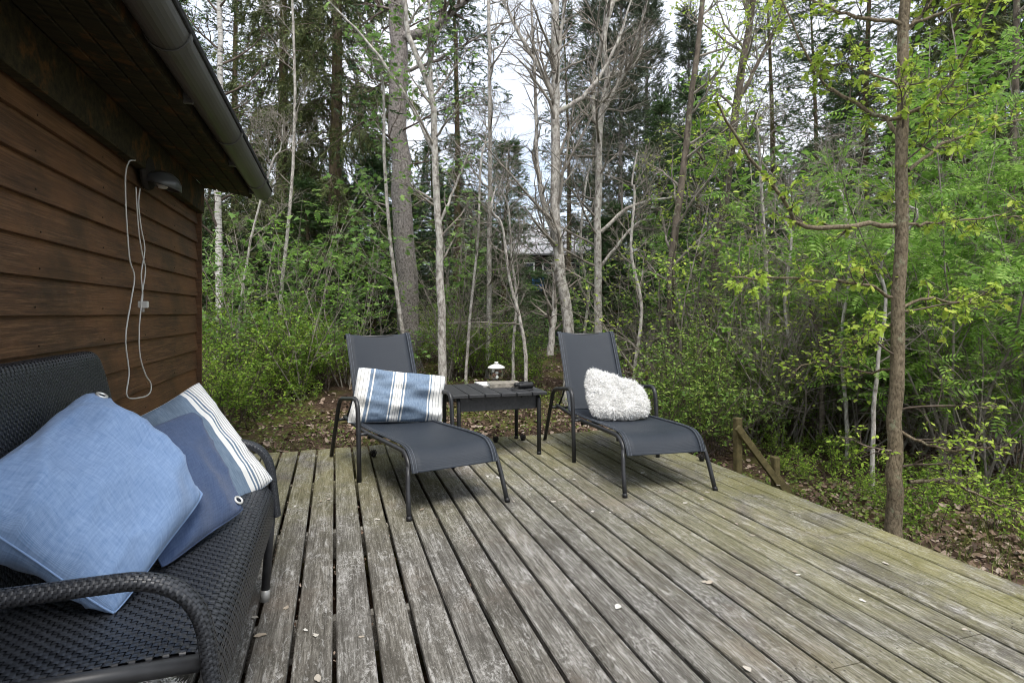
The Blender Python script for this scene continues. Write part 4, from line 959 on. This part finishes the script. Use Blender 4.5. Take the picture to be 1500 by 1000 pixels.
for k, px in enumerate(list(range(150, 720, 40)) + list(range(895, 1640, 40))):
    d = 20 + g.uniform(0, 9); yt = g.uniform(170, 280) if not 690 < px < 1000 else g.uniform(250, 300)
    put_spruce('ab'[k % 2], px + g.normal(0, 12), d, yt, 'far dark spruce at the back of the wood ' + ('left of the pale birch' if px < 720 else 'right of the forked tree' if px < 1150 else 'around and behind the oak'), 'far spruces at the back of the wood', wide=1.1)

# ------------------------------------------------------------------ named trees in view
tree('birch_tree', 'white barked birch rising behind the gutter end', 'tree', [(322, 452), (320, 300), (323, 150), (322, 0)], 9.5, 12, 'bark_birch', 'twig_brown', seed=2, M=(22, 7, 5), L1=1.5, top=2.5, leaf='maple_leaf', tmpl=DIA, lsize=.05, nl=1)
tree('big_conifer', 'thick grey scaly trunk rising behind the left lounger', 'tree', [(599, 485), (594, 400), (588, 250), (585, 100), (583, 0)], 9.0, 33, 'bark_scaly', 'twig_brown', seed=3, M=(22, 7, 4), L1=2.0, ang=80, up=-.02, t0=.42, top=5, wtop=.6, rmul=.12,
     limbs=[([(590, 55), (625, 48), (655, 25), (690, -5), (735, -30)], 16), ([(592, 105), (640, 88), (690, 60), (730, 40)], 6), ([(582, 15), (560, 12), (545, -10)], 9)], leaf='spruce_needle', tmpl=NED, lsize=.2, nl=1)
tree('pale_sapling', 'slender pale sapling forking high up beside the thick trunk', 'tree', [(648, 545), (645, 430), (643, 340), (636, 220), (632, 135), (600, 60), (592, 0)], 7.0, 13, 'bark_grey', 'twig_grey', seed=4, M=(18, 7, 5), L1=1.0, ang=48, top=1.0,
     limbs=[([(632, 140), (630, 60), (628, -20)], 7), ([(636, 220), (590, 135), (545, 70), (480, 0)], 7), ([(643, 330), (668, 270), (690, 215)], 5)], leaf='maple_leaf', tmpl=MAP, lsize=.06, nl=1)
tree('thin_sapling', 'thin grey sapling standing in front of the thick trunk', 'tree', [(592, 500), (580, 420), (570, 330), (563, 220), (562, 130)], 7.6, 7, 'bark_grey', 'twig_grey', seed=5, M=(14, 7, 5), L1=.9, top=.6, leaf='maple_leaf', tmpl=MAP, lsize=.07, nl=1)
tree('thin_tree', 'straight thin grey tree rising behind the black table', 'tree', [(715, 525), (717, 400), (718, 250), (717, 100), (716, 0)], 8.4, 8.5, 'bark_grey', 'twig_grey', seed=6, M=(24, 7, 5), L1=1.3, top=1.5)
tree('pale_birch', 'pale barked birch with twisted side stem behind the right lounger', 'tree', [(834, 495), (822, 400), (815, 330), (814, 220), (815, 120), (813, 0)], 7.6, 17, 'bark_grey', 'twig_grey', seed=7, M=(22, 8, 5), L1=1.7, ang=42, top=2.0, wtop=.5,
     limbs=[([(815, 345), (800, 310), (788, 250), (785, 150), (778, 0)], 10), ([(806, 520), (811, 470), (812, 430), (814, 375)], 11), ([(814, 150), (790, 100), (755, 40), (738, 0)], 9), ([(814, 160), (818, 80), (828, 0)], 11), ([(817, 165), (850, 145), (880, 110), (905, 60), (925, 0)], 8)])
tree('forked_tree', 'lichen flecked grey tree forking high to the right of the pale birch', 'tree', [(876, 500), (876, 400), (875, 300), (880, 180), (888, 120)], 8.2, 12.5, 'bark_grey', 'twig_grey', seed=8, M=(22, 8, 5), L1=1.6, ang=60, top=1.5, wtop=.55,
     limbs=[([(882, 165), (900, 130), (920, 95), (935, 50), (950, -10)], 9), ([(888, 108), (915, 105), (935, 85), (945, 40)], 8), ([(876, 195), (868, 140), (880, 60), (890, 0)], 7), ([(880, 340), (930, 300), (990, 290), (1040, 285)], 6), ([(880, 390), (930, 330), (960, 320)], 5)])
tree('leafing_tree', 'dark trunk with fresh yellow green leaves behind the right lounger', 'tree', [(982, 565), (983, 460), (985, 370), (1000, 260), (1012, 150), (1030, 0)], 7.2, 14, 'bark_dark', 'twig_grey', seed=9, M=(20, 8, 4), L1=1.3, ang=58, top=1.2, leaf='oak_leaf', tmpl=OVL, lsize=.05, nl=3)
tree('leaning_tree', 'grey trunk leaning to the right below the sky gap', 'tree', [(1036, 500), (1050, 380), (1068, 240), (1085, 110), (1098, 30), (1103, -10)], 8.0, 15, 'bark_dark', 'twig_grey', seed=10, M=(22, 8, 5), L1=1.4, ang=58, top=1.5, leaf='oak_leaf', tmpl=OVL, lsize=.045, nl=2,
     limbs=[([(1080, 150), (1110, 95), (1135, 40), (1150, -10)], 7), ([(1062, 280), (1020, 220), (985, 190)], 5)])
tree('right_trunk', 'slim brown trunk near the right edge behind the rowan', 'tree', [(1478, 600), (1476, 450), (1482, 300), (1486, 150), (1488, 0)], 6.6, 14, 'bark_dark', 'twig_grey', seed=11, M=(14, 6, 4), L1=1.2, top=1.0, leaf='rowan_leaf', tmpl=ROW, lsize=.13, nl=1)
tree('young_sapling', 'small leaning sapling with yellow leaves beyond the handrail', 'tree', [(1203, 655), (1204, 590), (1203, 525), (1196, 480)], 6.0, 9, 'bark_dark', 'twig_grey', seed=12, M=(9, 5, 3), L1=.6, top=.3, t0=.45, leaf='oak_leaf', tmpl=OVL, lsize=.06, nl=2)
tree('lichen_sapling', 'bluish lichen covered sapling left of the oak trunk', 'tree', [(1278, 690), (1280, 600), (1287, 520), (1298, 440), (1292, 380)], 4.6, 7, 'bark_grey', 'twig_grey', seed=13, M=(9, 5, 4), L1=.7, top=.5, t0=.35)
for k, (pts, d, w, lab) in enumerate([
    ([(770, 520), (762, 470), (745, 400), (735, 330)], 7.2, 6, 'leaning bare sapling just right of the table jar'),
    ([(752, 500), (757, 440), (750, 380), (744, 300)], 8.0, 5, 'bare sapling behind the glass jar'),
    ([(408, 560), (412, 430), (425, 300), (432, 150), (428, 0)], 8.0, 6, 'thin pale stem between the gutter end and the mossy spruce'),
    ([(345, 560), (352, 450), (370, 340), (398, 240)], 7.0, 5, 'thin leaning stem among the left shrubs'),
    ([(683, 540), (690, 450), (700, 350), (705, 230)], 7.8, 5, 'thin bare stem left of the table jar'),
    ([(1120, 540), (1125, 440), (1118, 330), (1112, 220)], 7.5, 7, 'bare grey stem between the leaning trunk and the oak'),
    ([(1165, 560), (1150, 450), (1160, 350)], 6.4, 6, 'bare grey stem beyond the handrail post'),
    ([(930, 540), (940, 450), (925, 370), (930, 280)], 7.4, 6, 'thin bare stem behind the sheepskin'),
    ([(1240, 610), (1232, 500), (1244, 400), (1238, 300)], 5.6, 6, 'thin bare stem close left of the oak'),
    ([(855, 500), (862, 430), (850, 360), (858, 270)], 9.5, 5, 'thin bare stem between the pale birch and the forked tree')]):
    tree('bare_sapling', lab, 'sapling', pts, d, w, 'bark_grey', 'twig_grey', seed=40 + k, M=(16, 8, 5), L1=1.0, top=.5, t0=.3, group='thin bare saplings')

# the oak at the deck edge, with its leaf clusters as separate pieces
OD = 3.12
oak_limbs = [([(1310, 330), (1250, 328), (1180, 332), (1145, 290), (1077, 200), (1048, 145)], 8), ([(1330, 250), (1380, 212), (1440, 192), (1510, 170)], 6),
 ([(1317, 220), (1300, 178), (1225, 135), (1195, 105), (1145, 0)], 8), ([(1303, 175), (1360, 155), (1400, 110), (1455, -5)], 6), ([(1322, 37), (1240, 22), (1190, 0), (1150, -30)], 6),
 ([(1328, 45), (1365, 0), (1380, -30)], 6), ([(1330, 40), (1425, 0), (1470, -30)], 5), ([(1315, 125), (1255, 100), (1210, 92)], 4), ([(1325, 330), (1390, 325), (1510, 314)], 5),
 ([(1305, 435), (1255, 415), (1165, 410), (1070, 405)], 5), ([(1318, 452), (1365, 435), (1410, 445), (1440, 430)], 5), ([(1305, 475), (1255, 500), (1210, 540)], 4),
 ([(1320, 632), (1360, 650), (1410, 660), (1460, 650)], 5), ([(1330, 705), (1380, 703), (1440, 728), (1510, 758)], 6), ([(1310, 540), (1270, 545), (1200, 530), (1160, 545)], 4)]
g = np.random.default_rng(5)
oak_limbs = [([(x, y, OD + (0 if i == 0 else g.normal(0, .05) + .10 * i * (-1 if k % 3 == 0 else 1))) for i, (x, y) in enumerate(p)], w) for k, (p, w) in enumerate(oak_limbs)]
oak_t = tree('oak_tree', 'young oak with brown ridged bark standing at the right deck edge', 'tree', [(1312, 772), (1311, 690), (1312, 600), (1317, 400), (1322, 200), (1327, 0)], OD, 23, 'bark_oak', 'twig_brown', seed=14, M=(16, 7, 4), L1=.55, ang=62, up=.03, top=.8, wtop=.45, limbs=oak_limbs, t0=.25, rmul=.2, leaf='oak_leaf', tmpl=OVL, lsize=.028, nl=3, group='trees beside the deck')
def cluster_mesh(seed):
    g_ = np.random.default_rng(seed); n = 8; b_ = Bag(); d = g_.normal(0, .7, (n, 3)); d[:, 2] = -abs(g_.normal(.45, .35, n))
    V, F = stamp(OAK[0], OAK[1], axes(d, roll=g_.normal(0, .5, n)), g_.normal(0, .008, (n, 3)), g_.uniform(.026, .046, n)); b_.add(V, F); return V, F
clv = [cluster_mesh(s) for s in range(5)]; cl0 = []
g = np.random.default_rng(15); brm = [c for c in oak_t.children if c.name.startswith('branches')][0]
tips = []
co = np.zeros(len(brm.data.vertices) * 3); brm.data.vertices.foreach_get('co', co); co = co.reshape(-1, 3)
sel = co[g.choice(len(co), 3000, replace=False)]; sel = sel[(sel[:, 2] > 1.35)]
pick = []
for q in sel:
    if all(np.linalg.norm(q - r) > .07 for r in pick): pick.append(q)
    if len(pick) >= 295: break
for k, q in enumerate(pick):
    v = k % 5
    if len(cl0) < 5: o = mk('leaf_cluster', *clv[v], MT['oak_leaf'], oak_t); cl0.append(o)
    else: o = cl0[v].copy(); COL.objects.link(o)
    o.location = Vector([float(x) for x in q]); o.rotation_euler.z = g.uniform(0, 6.28); s = g.uniform(.75, 1.4); o.scale = (s, s, s)

# ------------------------------------------------------------------ shrubs, rowans and undergrowth
def shrub_proto(name, h, ns, seed, leaf, tmpl, lsize, nl, twig='twig_brown', spread=.5, M=(9, 5), lean=.35, up=.03):
    g_ = np.random.default_rng(seed); root = empty(name); p = g_.normal(0, spread * .16, (ns, 3)); p[:, 2] = -.03
    d = np.concatenate([g_.normal(0, lean, (ns, 2)), np.ones((ns, 1))], 1); ln = h * g_.uniform(.6, 1.1, ns); path = [p]
    for k in range(7): d = d + g_.normal(0, .12, d.shape); d[:, 2] += up; d /= np.linalg.norm(d, axis=1, keepdims=True); p = p + d * (ln / 7)[:, None]; path.append(p)
    B = np.stack(path, 1); Rb = (.0035 + .006 * h / 2.5) * np.linspace(1.2, .3, 8)[None].repeat(ns, 0); w_ = Bag().add(*tubes(B, Rb, 5))
    C, Rc = grow(B, Rb, M[0], h * .33, 45, 5, .2, 1., .03, .15, .6, g=g_); w_.add(*tubes(C, np.maximum(Rc, .0015), 3))
    D_, Rd_ = grow(C, Rc, M[1], h * .14, 45, 4, .15, 1., .02, .18, .7, g=g_); w_.add(*tubes(D_, np.maximum(Rd_, .0011), 3))
    w_.obj('stems', MT[twig], root, True)['kind'] = 'stuff'
    lf = Bag()
    if nl:
        pp, dd = along(D_, nl, g_, .2, 1.); leafset(lf, pp, dd, tmpl, lsize, g_)
        pp, dd = along(C, max(1, nl), g_, .4, 1.); leafset(lf, pp, dd, tmpl, lsize, g_)
        o = lf.obj('foliage', MT[leaf], root); o['kind'] = 'stuff'
    return root
SH = {
 'green': [shrub_proto('leafy_shrub', 1.5, 9, 1, 'shrub_leaf', DIA, .052, 3), shrub_proto('leafy_shrub', 1.2, 10, 2, 'shrub_leaf', DIA, .048, 3), shrub_proto('leafy_shrub', .9, 9, 3, 'shrub_leaf', OVL, .05, 2)],
 'bush': [shrub_proto('dense_bush', 1.5, 12, 4, 'bush_leaf', DIA, .046, 3, M=(10, 6)), shrub_proto('dense_bush', 1.3, 12, 5, 'bush_leaf', OVL, .042, 3, M=(10, 5))],
 'rowan': [shrub_proto('rowan_sapling', 3.2, 7, 6, 'rowan_leaf', ROW, .2, 3, 'twig_grey', .5, (9, 3), .28), shrub_proto('rowan_sapling', 2.6, 6, 7, 'rowan_leaf', ROW, .18, 3, 'twig_grey', .5, (9, 3), .3)],
 'thinrowan': [shrub_proto('rowan_sapling', 3.0, 4, 26, 'rowan_leaf', ROW, .2, 1, 'twig_grey', .5, (8, 3), .25)],
 'maple': [shrub_proto('maple_sapling', 3.4, 4, 8, 'maple_leaf', MAP, .10, 2, 'twig_grey', .4, (8, 3), .22)],
 'oval': [shrub_proto('leafy_sapling', 3.0, 6, 31, 'rowan_leaf', OVL, .075, 4, 'twig_grey', .5, (10, 4), .33), shrub_proto('leafy_sapling', 2.2, 7, 32, 'maple_leaf', OVL, .065, 4, 'twig_grey', .5, (10, 4), .4)],
 'bare': [shrub_proto('bare_shrub', 2.3, 10, 9, 'bush_leaf', DIA, .03, 0, 'twig_grey', .5, (10, 6), .45, -.03), shrub_proto('bare_shrub', 1.7, 10, 10, 'bush_leaf', DIA, .03, 0, 'twig_grey', .5, (10, 6), .5, -.04)],
 'fresh': [shrub_proto('fresh_leaf_shrub', 2.6, 7, 12, 'oak_leaf', OVL, .06, 1, 'twig_grey', .5, (10, 4), .4)],
}
shu = set()
def put_shrub(kind, i, px, d, s, label, group, cat='shrub', x=None):
    pr = SH[kind][i % len(SH[kind])]; key = (kind, i % len(SH[kind])); o = pr if key not in shu else dup(pr); shu.add(key)
    x = (px - 750) / FPX * d; o.location = (x, d, float(gw(x, d))); o.rotation_euler.z = random.uniform(0, 6.28); o.scale = (s, s, s); tag(o, label, cat, group); return o
g = np.random.default_rng(21)
LS = 'green leafy shrub in the thicket between cabin corner and left lounger'
for k in range(34):
    px = g.uniform(285, 480); d = g.uniform(5.4 if px < 385 else 6.6, 9.0); s = g.uniform(.55, .95) * (1.15 if px < 360 else .8)
    put_shrub('green', k, px, d, s * (.7 + .05 * d), LS + (' close to the deck' if d < 6.6 else ' further back'), 'shrubs in the left thicket')
for k in range(16):
    put_shrub('green', k, g.uniform(500, 800), g.uniform(8.2, 11), g.uniform(.5, .8), 'low green shrub on the forest floor behind table and loungers', 'low shrubs behind the loungers')
for k, (px, d) in enumerate([(1150, 5.2), (1185, 4.9), (1222, 5.1), (1262, 4.5), (1240, 5.6), (1290, 4.2), (1345, 3.9), (1372, 4.4), (1410, 4.2), (1455, 3.8), (1490, 4.3), (1130, 5.8), (1200, 5.9), (1335, 5.0), (1440, 4.9)]):
    put_shrub('green', 2 + 0 * k, px, d, g.uniform(.28, .48), 'knee high green plant in the leaf litter beyond the right deck edge', 'low plants beyond the right deck edge', 'plant')
for k in range(14):
    d = g.uniform(5.4, 8.0); put_shrub('bush', k, g.uniform(965, 1165), d, g.uniform(.6, .95), 'dense small leaved bush behind the right lounger and handrail', 'bushes behind the right lounger')
for k in range(14):
    d = g.uniform(6.2, 9.5); put_shrub('bush', k, g.uniform(1150, 1560), d, g.uniform(.7, 1.1), 'dark small leaved bush in the undergrowth beyond the right deck edge', 'bushes beyond the right deck edge')
for k, (px, d, s, w_) in enumerate([(1400, 4.9, 1.0, 'tall bright green rowan directly right of the oak trunk'), (1468, 5.2, 1.1, 'bright green rowan near the right edge of the picture'), (1362, 6.0, 1.12, 'bright green rowan rising behind the oak trunk on its right side'),
    (1530, 4.7, 1.05, 'bright green rowan cut off by the right picture edge'), (1432, 6.6, 1.25, 'large rowan further back between oak and right edge'), (1290, 6.6, 1.1, 'rowan spreading feathered leaves just left of the oak trunk'),
    (1245, 7.4, 1.05, 'rowan second to the left of the oak trunk'), (1185, 7.8, .95, 'feathery rowan beyond the handrail'), (1495, 7.4, 1.35, 'tallest rowan in the far right background'), (1340, 8.2, 1.3, 'rowan deep in the wood behind the oak')]):
    put_shrub('rowan', k, px, d, s, w_, 'rowans on the right', 'rowan')
for k, (px, d, s, w_) in enumerate([(1420, 5.6, 1.05, 'right of the oak'), (1260, 6.0, .95, 'left of the oak'), (1380, 7.4, 1.3, 'behind the right rowans'), (1490, 6.2, 1.2, 'at the right picture edge'), (1120, 6.8, .9, 'behind the handrail'), (1060, 8.0, 1.0, 'under the leaning trunk'),
    (900, 8.6, .8, 'behind the right lounger back'), (510, 7.6, .65, 'behind the left lounger back'), (655, 9.0, .7, 'at the foot of the forked sapling'), (350, 6.8, .9, 'close to the cabin corner'), (440, 6.6, .7, 'left of the left lounger back'), (770, 9.5, .6, 'behind the table'), (1130, 9.0, 1.75, 'rising tall below the sky gap'), (1215, 8.4, 1.8, 'rising tall second to the left of the oak'), (1290, 9.2, 2.0, 'rising tall behind the oak'), (1395, 8.6, 1.95, 'rising tall right of the oak top'), (1470, 9.0, 2.1, 'rising tall at the right edge'), (985, 8.8, 1.2, 'around the dark leafing trunk'), (1045, 7.0, .85, 'behind the right lounger foot end')]):
    put_shrub('oval', k, px, d, s, 'fresh green oval leaved sapling ' + w_, 'oval leaved saplings', 'sapling')
for k, (px, d, s) in enumerate([(455, 7.8, .95), (528, 8.6, .85), (420, 8.6, 1.0), (556, 10.2, .95), (665, 8.4, .9)]):
    put_shrub('maple', k, px, d, s, 'slim sapling with fresh green lobed leaves ' + ('in front of the mossy spruce trunk', 'left of the thick grey trunk', 'nearest the gutter end', 'at the foot of the thick grey trunk', 'right of the forked pale sapling')[k], 'green saplings behind the left lounger', 'sapling')
for k, (px, d, s) in enumerate([(500, 7.4, .8), (685, 8.8, .8), (385, 7.6, .85)]):
    put_shrub('thinrowan', k, px, d, s, 'slim pale green rowan sapling ' + ('between mossy trunk and thick grey trunk', 'behind the glass jar, right of the forked sapling', 'right of the gutter end')[k], 'rowan saplings on the left', 'rowan')
for k in range(12):
    px = g.uniform(640, 1560); d = g.uniform(6.4, 10) if px > 980 else g.uniform(7, 11)
    put_shrub('bare', k, px, d, g.uniform(.7, 1.25), 'tangled bare grey shrub among the trees right of the left lounger', 'bare shrubs in the wood')
for k, (px, d, s) in enumerate([(1110, 6.4, 1.0), (1215, 6.2, 1.1), (1350, 5.8, 1.05), (1480, 5.4, .9)]):
    put_shrub('bare', k, px, d, s, 'arching bare grey twigs ' + ('beyond the handrail', 'left of the oak trunk', 'just right of the oak trunk', 'at the right picture edge')[k], 'arching bare twigs on the right')
for k, (px, d, s) in enumerate([(1392, 5.4, .6), (1470, 6.0, .65)]):
    put_shrub('bare', k, px, d, s, 'arching bare grey shrub close behind the oak', 'bare shrubs by the oak')
for k, (px, d, s, w_) in enumerate([(1000, 7.0, 1.05, 'behind the foot of the right lounger'), (1090, 7.2, 1.0, 'behind the handrail post'), (1150, 6.2, .9, 'right of the handrail'), (1440, 4.6, .9, 'right of the oak trunk'), (940, 8.5, 1.1, 'behind the sheepskin'), (1230, 6.6, 1.1, 'left of the oak trunk')]):
    put_shrub('fresh', k, px, d, s, 'loose shrub with sparse yellow green leaves ' + w_, 'loose yellow green shrubs')

# ------------------------------------------------------------------ leaf litter, grass and low herbs
def scatter(n, f, g_):                         # random ground points in the deck frame that pass f
    out = []
    while sum(len(o) for o in out) < n:
        nn_ = g_.uniform(-5, 12, 40000); u_ = g_.uniform(.3, 16, 40000) ; w_ = f(nn_, u_); k = g_.uniform(0, 1, 40000) < w_; out.append(np.stack([nn_[k], u_[k]], -1))
    q = np.concatenate(out)[:n]; return q
def outside(n_, u_): return ((u_ > 4.93) & (n_ > -1.3)) | (n_ > 2.75) | ((n_ < -1.3) & (u_ > 5.1))
def seen(n_, u_):
    x = n_ * NN[0] + u_ * UU[0]; y = n_ * NN[1] + u_ * UU[1]; return (y > .8) & (np.abs(x) < y * 1.05 + .6)
g = np.random.default_rng(31)
LIT = (np.array([(0, 0, 0), (.3, -.3, .10), (.75, -.24, .02), (1, 0, .12), (.75, .24, .10), (.3, .3, .02), (.5, 0, -.04)]), np.array([[0, 1, 6], [1, 2, 6], [2, 3, 6], [3, 4, 6], [4, 5, 6], [5, 0, 6]]))
q = scatter(42000, lambda a, b: outside(a, b) * seen(a, b) * np.exp(-((a * NN[1] + b * UU[1]) - 3) / 3.4) * (.35 + .65 * (wav(a, b, 9, 5, 1.3) > -.3)), g)
d = g.normal(0, 1, (len(q), 3)); d[:, 2] *= .35
P = q[:, :1] * NN + q[:, 1:] * UU; P[:, 2] = gh(q[:, 0], q[:, 1]) + g.uniform(.004, .035, len(q))
V, F = stamp(LIT[0], LIT[1], axes(d, roll=g.normal(0, .5, len(q))), P, .018 + .055 * g.uniform(0, 1, len(q)) ** 2)
tag(mk('leaf_litter', V, F, MT['litter_leaf']), 'brown fallen leaves covering the forest floor around the deck', 'leaf litter', None, 'stuff')
q = scatter(16000, lambda a, b: outside(a, b) * seen(a, b) * np.exp(-((a * NN[1] + b * UU[1]) - 3) / 3.6) * (wav(a, b, 12, 5, 1.6) > .1), g)
P = q[:, :1] * NN + q[:, 1:] * UU; P[:, 2] = gh(q[:, 0], q[:, 1])
d = g.normal(0, .45, (len(q), 3)); d[:, 2] = 1
BL = (np.array([(0, -.022, 0), (0, .022, 0), (.55, -.016, .06), (.55, .016, .06), (1, 0, .28)]), [np.array([[0, 1, 3, 2]]), np.array([[2, 3, 4]])])
V, F = stamp(BL[0], BL[1], axes(d, roll=g.uniform(0, 6.28, len(q))), P, g.uniform(.04, .12, len(q)))
tag(mk('grass', V, F, MT['grass_blade']), 'thin olive grass and moss tufts on the forest floor', 'grass', None, 'stuff')
q = scatter(40000, lambda a, b: outside(a, b) * seen(a, b) * np.exp(-((a * NN[1] + b * UU[1]) - 3) / 4.0) * (wav(a, b, 14, 5, 1.9) > (.0 - .25 * (a < 0))) * (.42 + .58 * np.maximum(sm(b, 5.4, 6.6), sm(a, 2.2, 2.8) * .55)), g)
P = q[:, :1] * NN + q[:, 1:] * UU; P[:, 2] = gh(q[:, 0], q[:, 1]) + g.uniform(.01, .2, len(q)) ** 1.15
d = g.normal(0, 1, (len(q), 3)); d[:, 2] *= .4
V, F = stamp(DIA[0], DIA[1], axes(d, roll=g.normal(0, .4, len(q))), P, g.uniform(.014, .045, len(q)))
tag(mk('ground_cover', V, F, MT['herb_leaf']), 'low green leaves of bilberry and herbs covering the ground', 'ground cover', None, 'stuff')
# needle litter in the deck gaps
q = np.stack([np.round(g.uniform(-7, 18, 700)) * PITCH + g.normal(0, .002, 700), g.uniform(.6, 4.8, 700)], -1); P = q[:, :1] * NN + q[:, 1:] * UU; P[:, 2] = g.uniform(-.03, -.012, 700)
d = g.normal(0, .25, (700, 3)) + UU; P[:, 2] -= .012; V, F = stamp(LIT[0], LIT[1], axes(d, roll=g.uniform(0, 6.28, 700)), P, g.uniform(.010, .022, 700)); tag(mk('gap_debris', V, F, MT['litter_leaf']), 'brown leaf bits caught in the gaps between the boards', 'debris', None, 'stuff')

# dry pale leaves lying on the boards, each one on its own
flakes = [(395, 734), (432, 742), (470, 734), (482, 731), (405, 736), (552, 761), (617, 747), (701, 679), (714, 698), (728, 700), (760, 662), (797, 684), (780, 703), (812, 703), (842, 702), (822, 732), (812, 735), (752, 734), (868, 749), (894, 751), (816, 688), (886, 698), (966, 721), (983, 725), (1003, 720), (1028, 732), (1025, 730), (1018, 708), (1034, 721), (999, 708), (1060, 757), (1141, 711), (1296, 825), (1165, 838), (905, 888), (1032, 852), (1040, 853), (447, 923), (418, 892), (375, 905), (466, 996), (531, 933), (384, 931), (463, 932), (1092, 979), (1170, 842), (1414, 922), (1005, 737), (940, 693), (1078, 767), (930, 655), (1101, 784), (1265, 881), (700, 710), (590, 712), (620, 650)]
g = np.random.default_rng(51); fl0 = []
m = Mat('dry_pale_leaf'); m.col(m.ramp(m.n('ShaderNodeObjectInfo').outputs['Random'], [(0, (.30, .25, .19)), (.5, (.46, .43, .38)), (1, (.62, .61, .58))])).set(.8, .15)
def flake(seed):
    g_ = np.random.default_rng(seed); n = 12; a = np.linspace(0, 2 * math.pi, n, endpoint=False); r_ = np.array([1 + .35 * math.cos(t) + g_.normal(0, .14) for t in a]); rim = np.stack([r_ * np.cos(a), .55 * r_ * np.sin(a), .10 + .16 * g_.uniform(0, 1, n)], -1)
    top = np.concatenate([rim, [[0, 0, .08]]]); bot = top - np.array([0, 0, .06]); f = [[i, (i + 1) % n, n] for i in range(n)]
    F3 = np.array(f + [[b + n + 1, a_ + n + 1, c + n + 1] for a_, b, c in f]); F4 = np.array([[(i + 1) % n, i, i + n + 1, (i + 1) % n + n + 1] for i in range(n)]); return np.concatenate([top, bot]) * .013, [F3, F4]
for k, (px, py) in enumerate(flakes):
    if len(fl0) < 5: o = mk('fallen_leaf', *flake(k), m.m); fl0.append(o)
    else: o = fl0[k % 5].copy(); COL.objects.link(o)
    p_ = at(px, py, CAMH * FPX / (py - HZ)); o.location = (p_[0], p_[1], .002); o.rotation_euler.z = g.uniform(0, 6.28); s = g.uniform(.7, 1.5); o.scale = (s, s, s)
    tag(o, 'small pale dry leaf lying on the deck boards', 'leaf', 'dry leaves scattered on the deck')
# short stubs of cut alder cones near the back edge of the deck
for px, py, lab in [(547, 669, 'small dark cone on the deck under the left lounger'), (726, 648, 'small dark cone on the deck edge below the table left side'), (766, 645, 'small dark cone on the deck beside the rear table leg'), (1028, 675, 'small dark cone on the deck beyond the right lounger foot')]:
    p_ = at(px, py, CAMH * FPX / (py - HZ)); c_ = empty('spruce_cone', (p_[0], p_[1], 0)); tag(c_, lab, 'cone')
    b_ = Bag()
    for k in range(7):
        z = .006 + k * .0065; rr = .021 * math.sin(math.pi * (k + 1.2) / 9)
        for t in range(7):
            an = t * 6.283 / 7 + k * .45; v_ = np.array([(0, -.007, 0), (0, .007, 0), (.009, 0, .007), (0, 0, .009)]); ca, sa = math.cos(an), math.sin(an); v_ = v_ @ np.array([[ca, sa, 0], [-sa, ca, 0], [0, 0, 1]]); b_.add(v_ + np.array([rr * ca, rr * sa, z]), np.array([[0, 1, 2], [1, 3, 2], [3, 0, 2], [0, 3, 1]]))
    mk('core', *lathe([(.001, 0), (.016, .004), (.02, .02), (.014, .04), (.001, .05)], 10), MT['bark'] if 'bark' in MT else MT['rubber'], c_, True); b_.obj('scales', MT['fartimber'], c_)['kind'] = 'stuff'
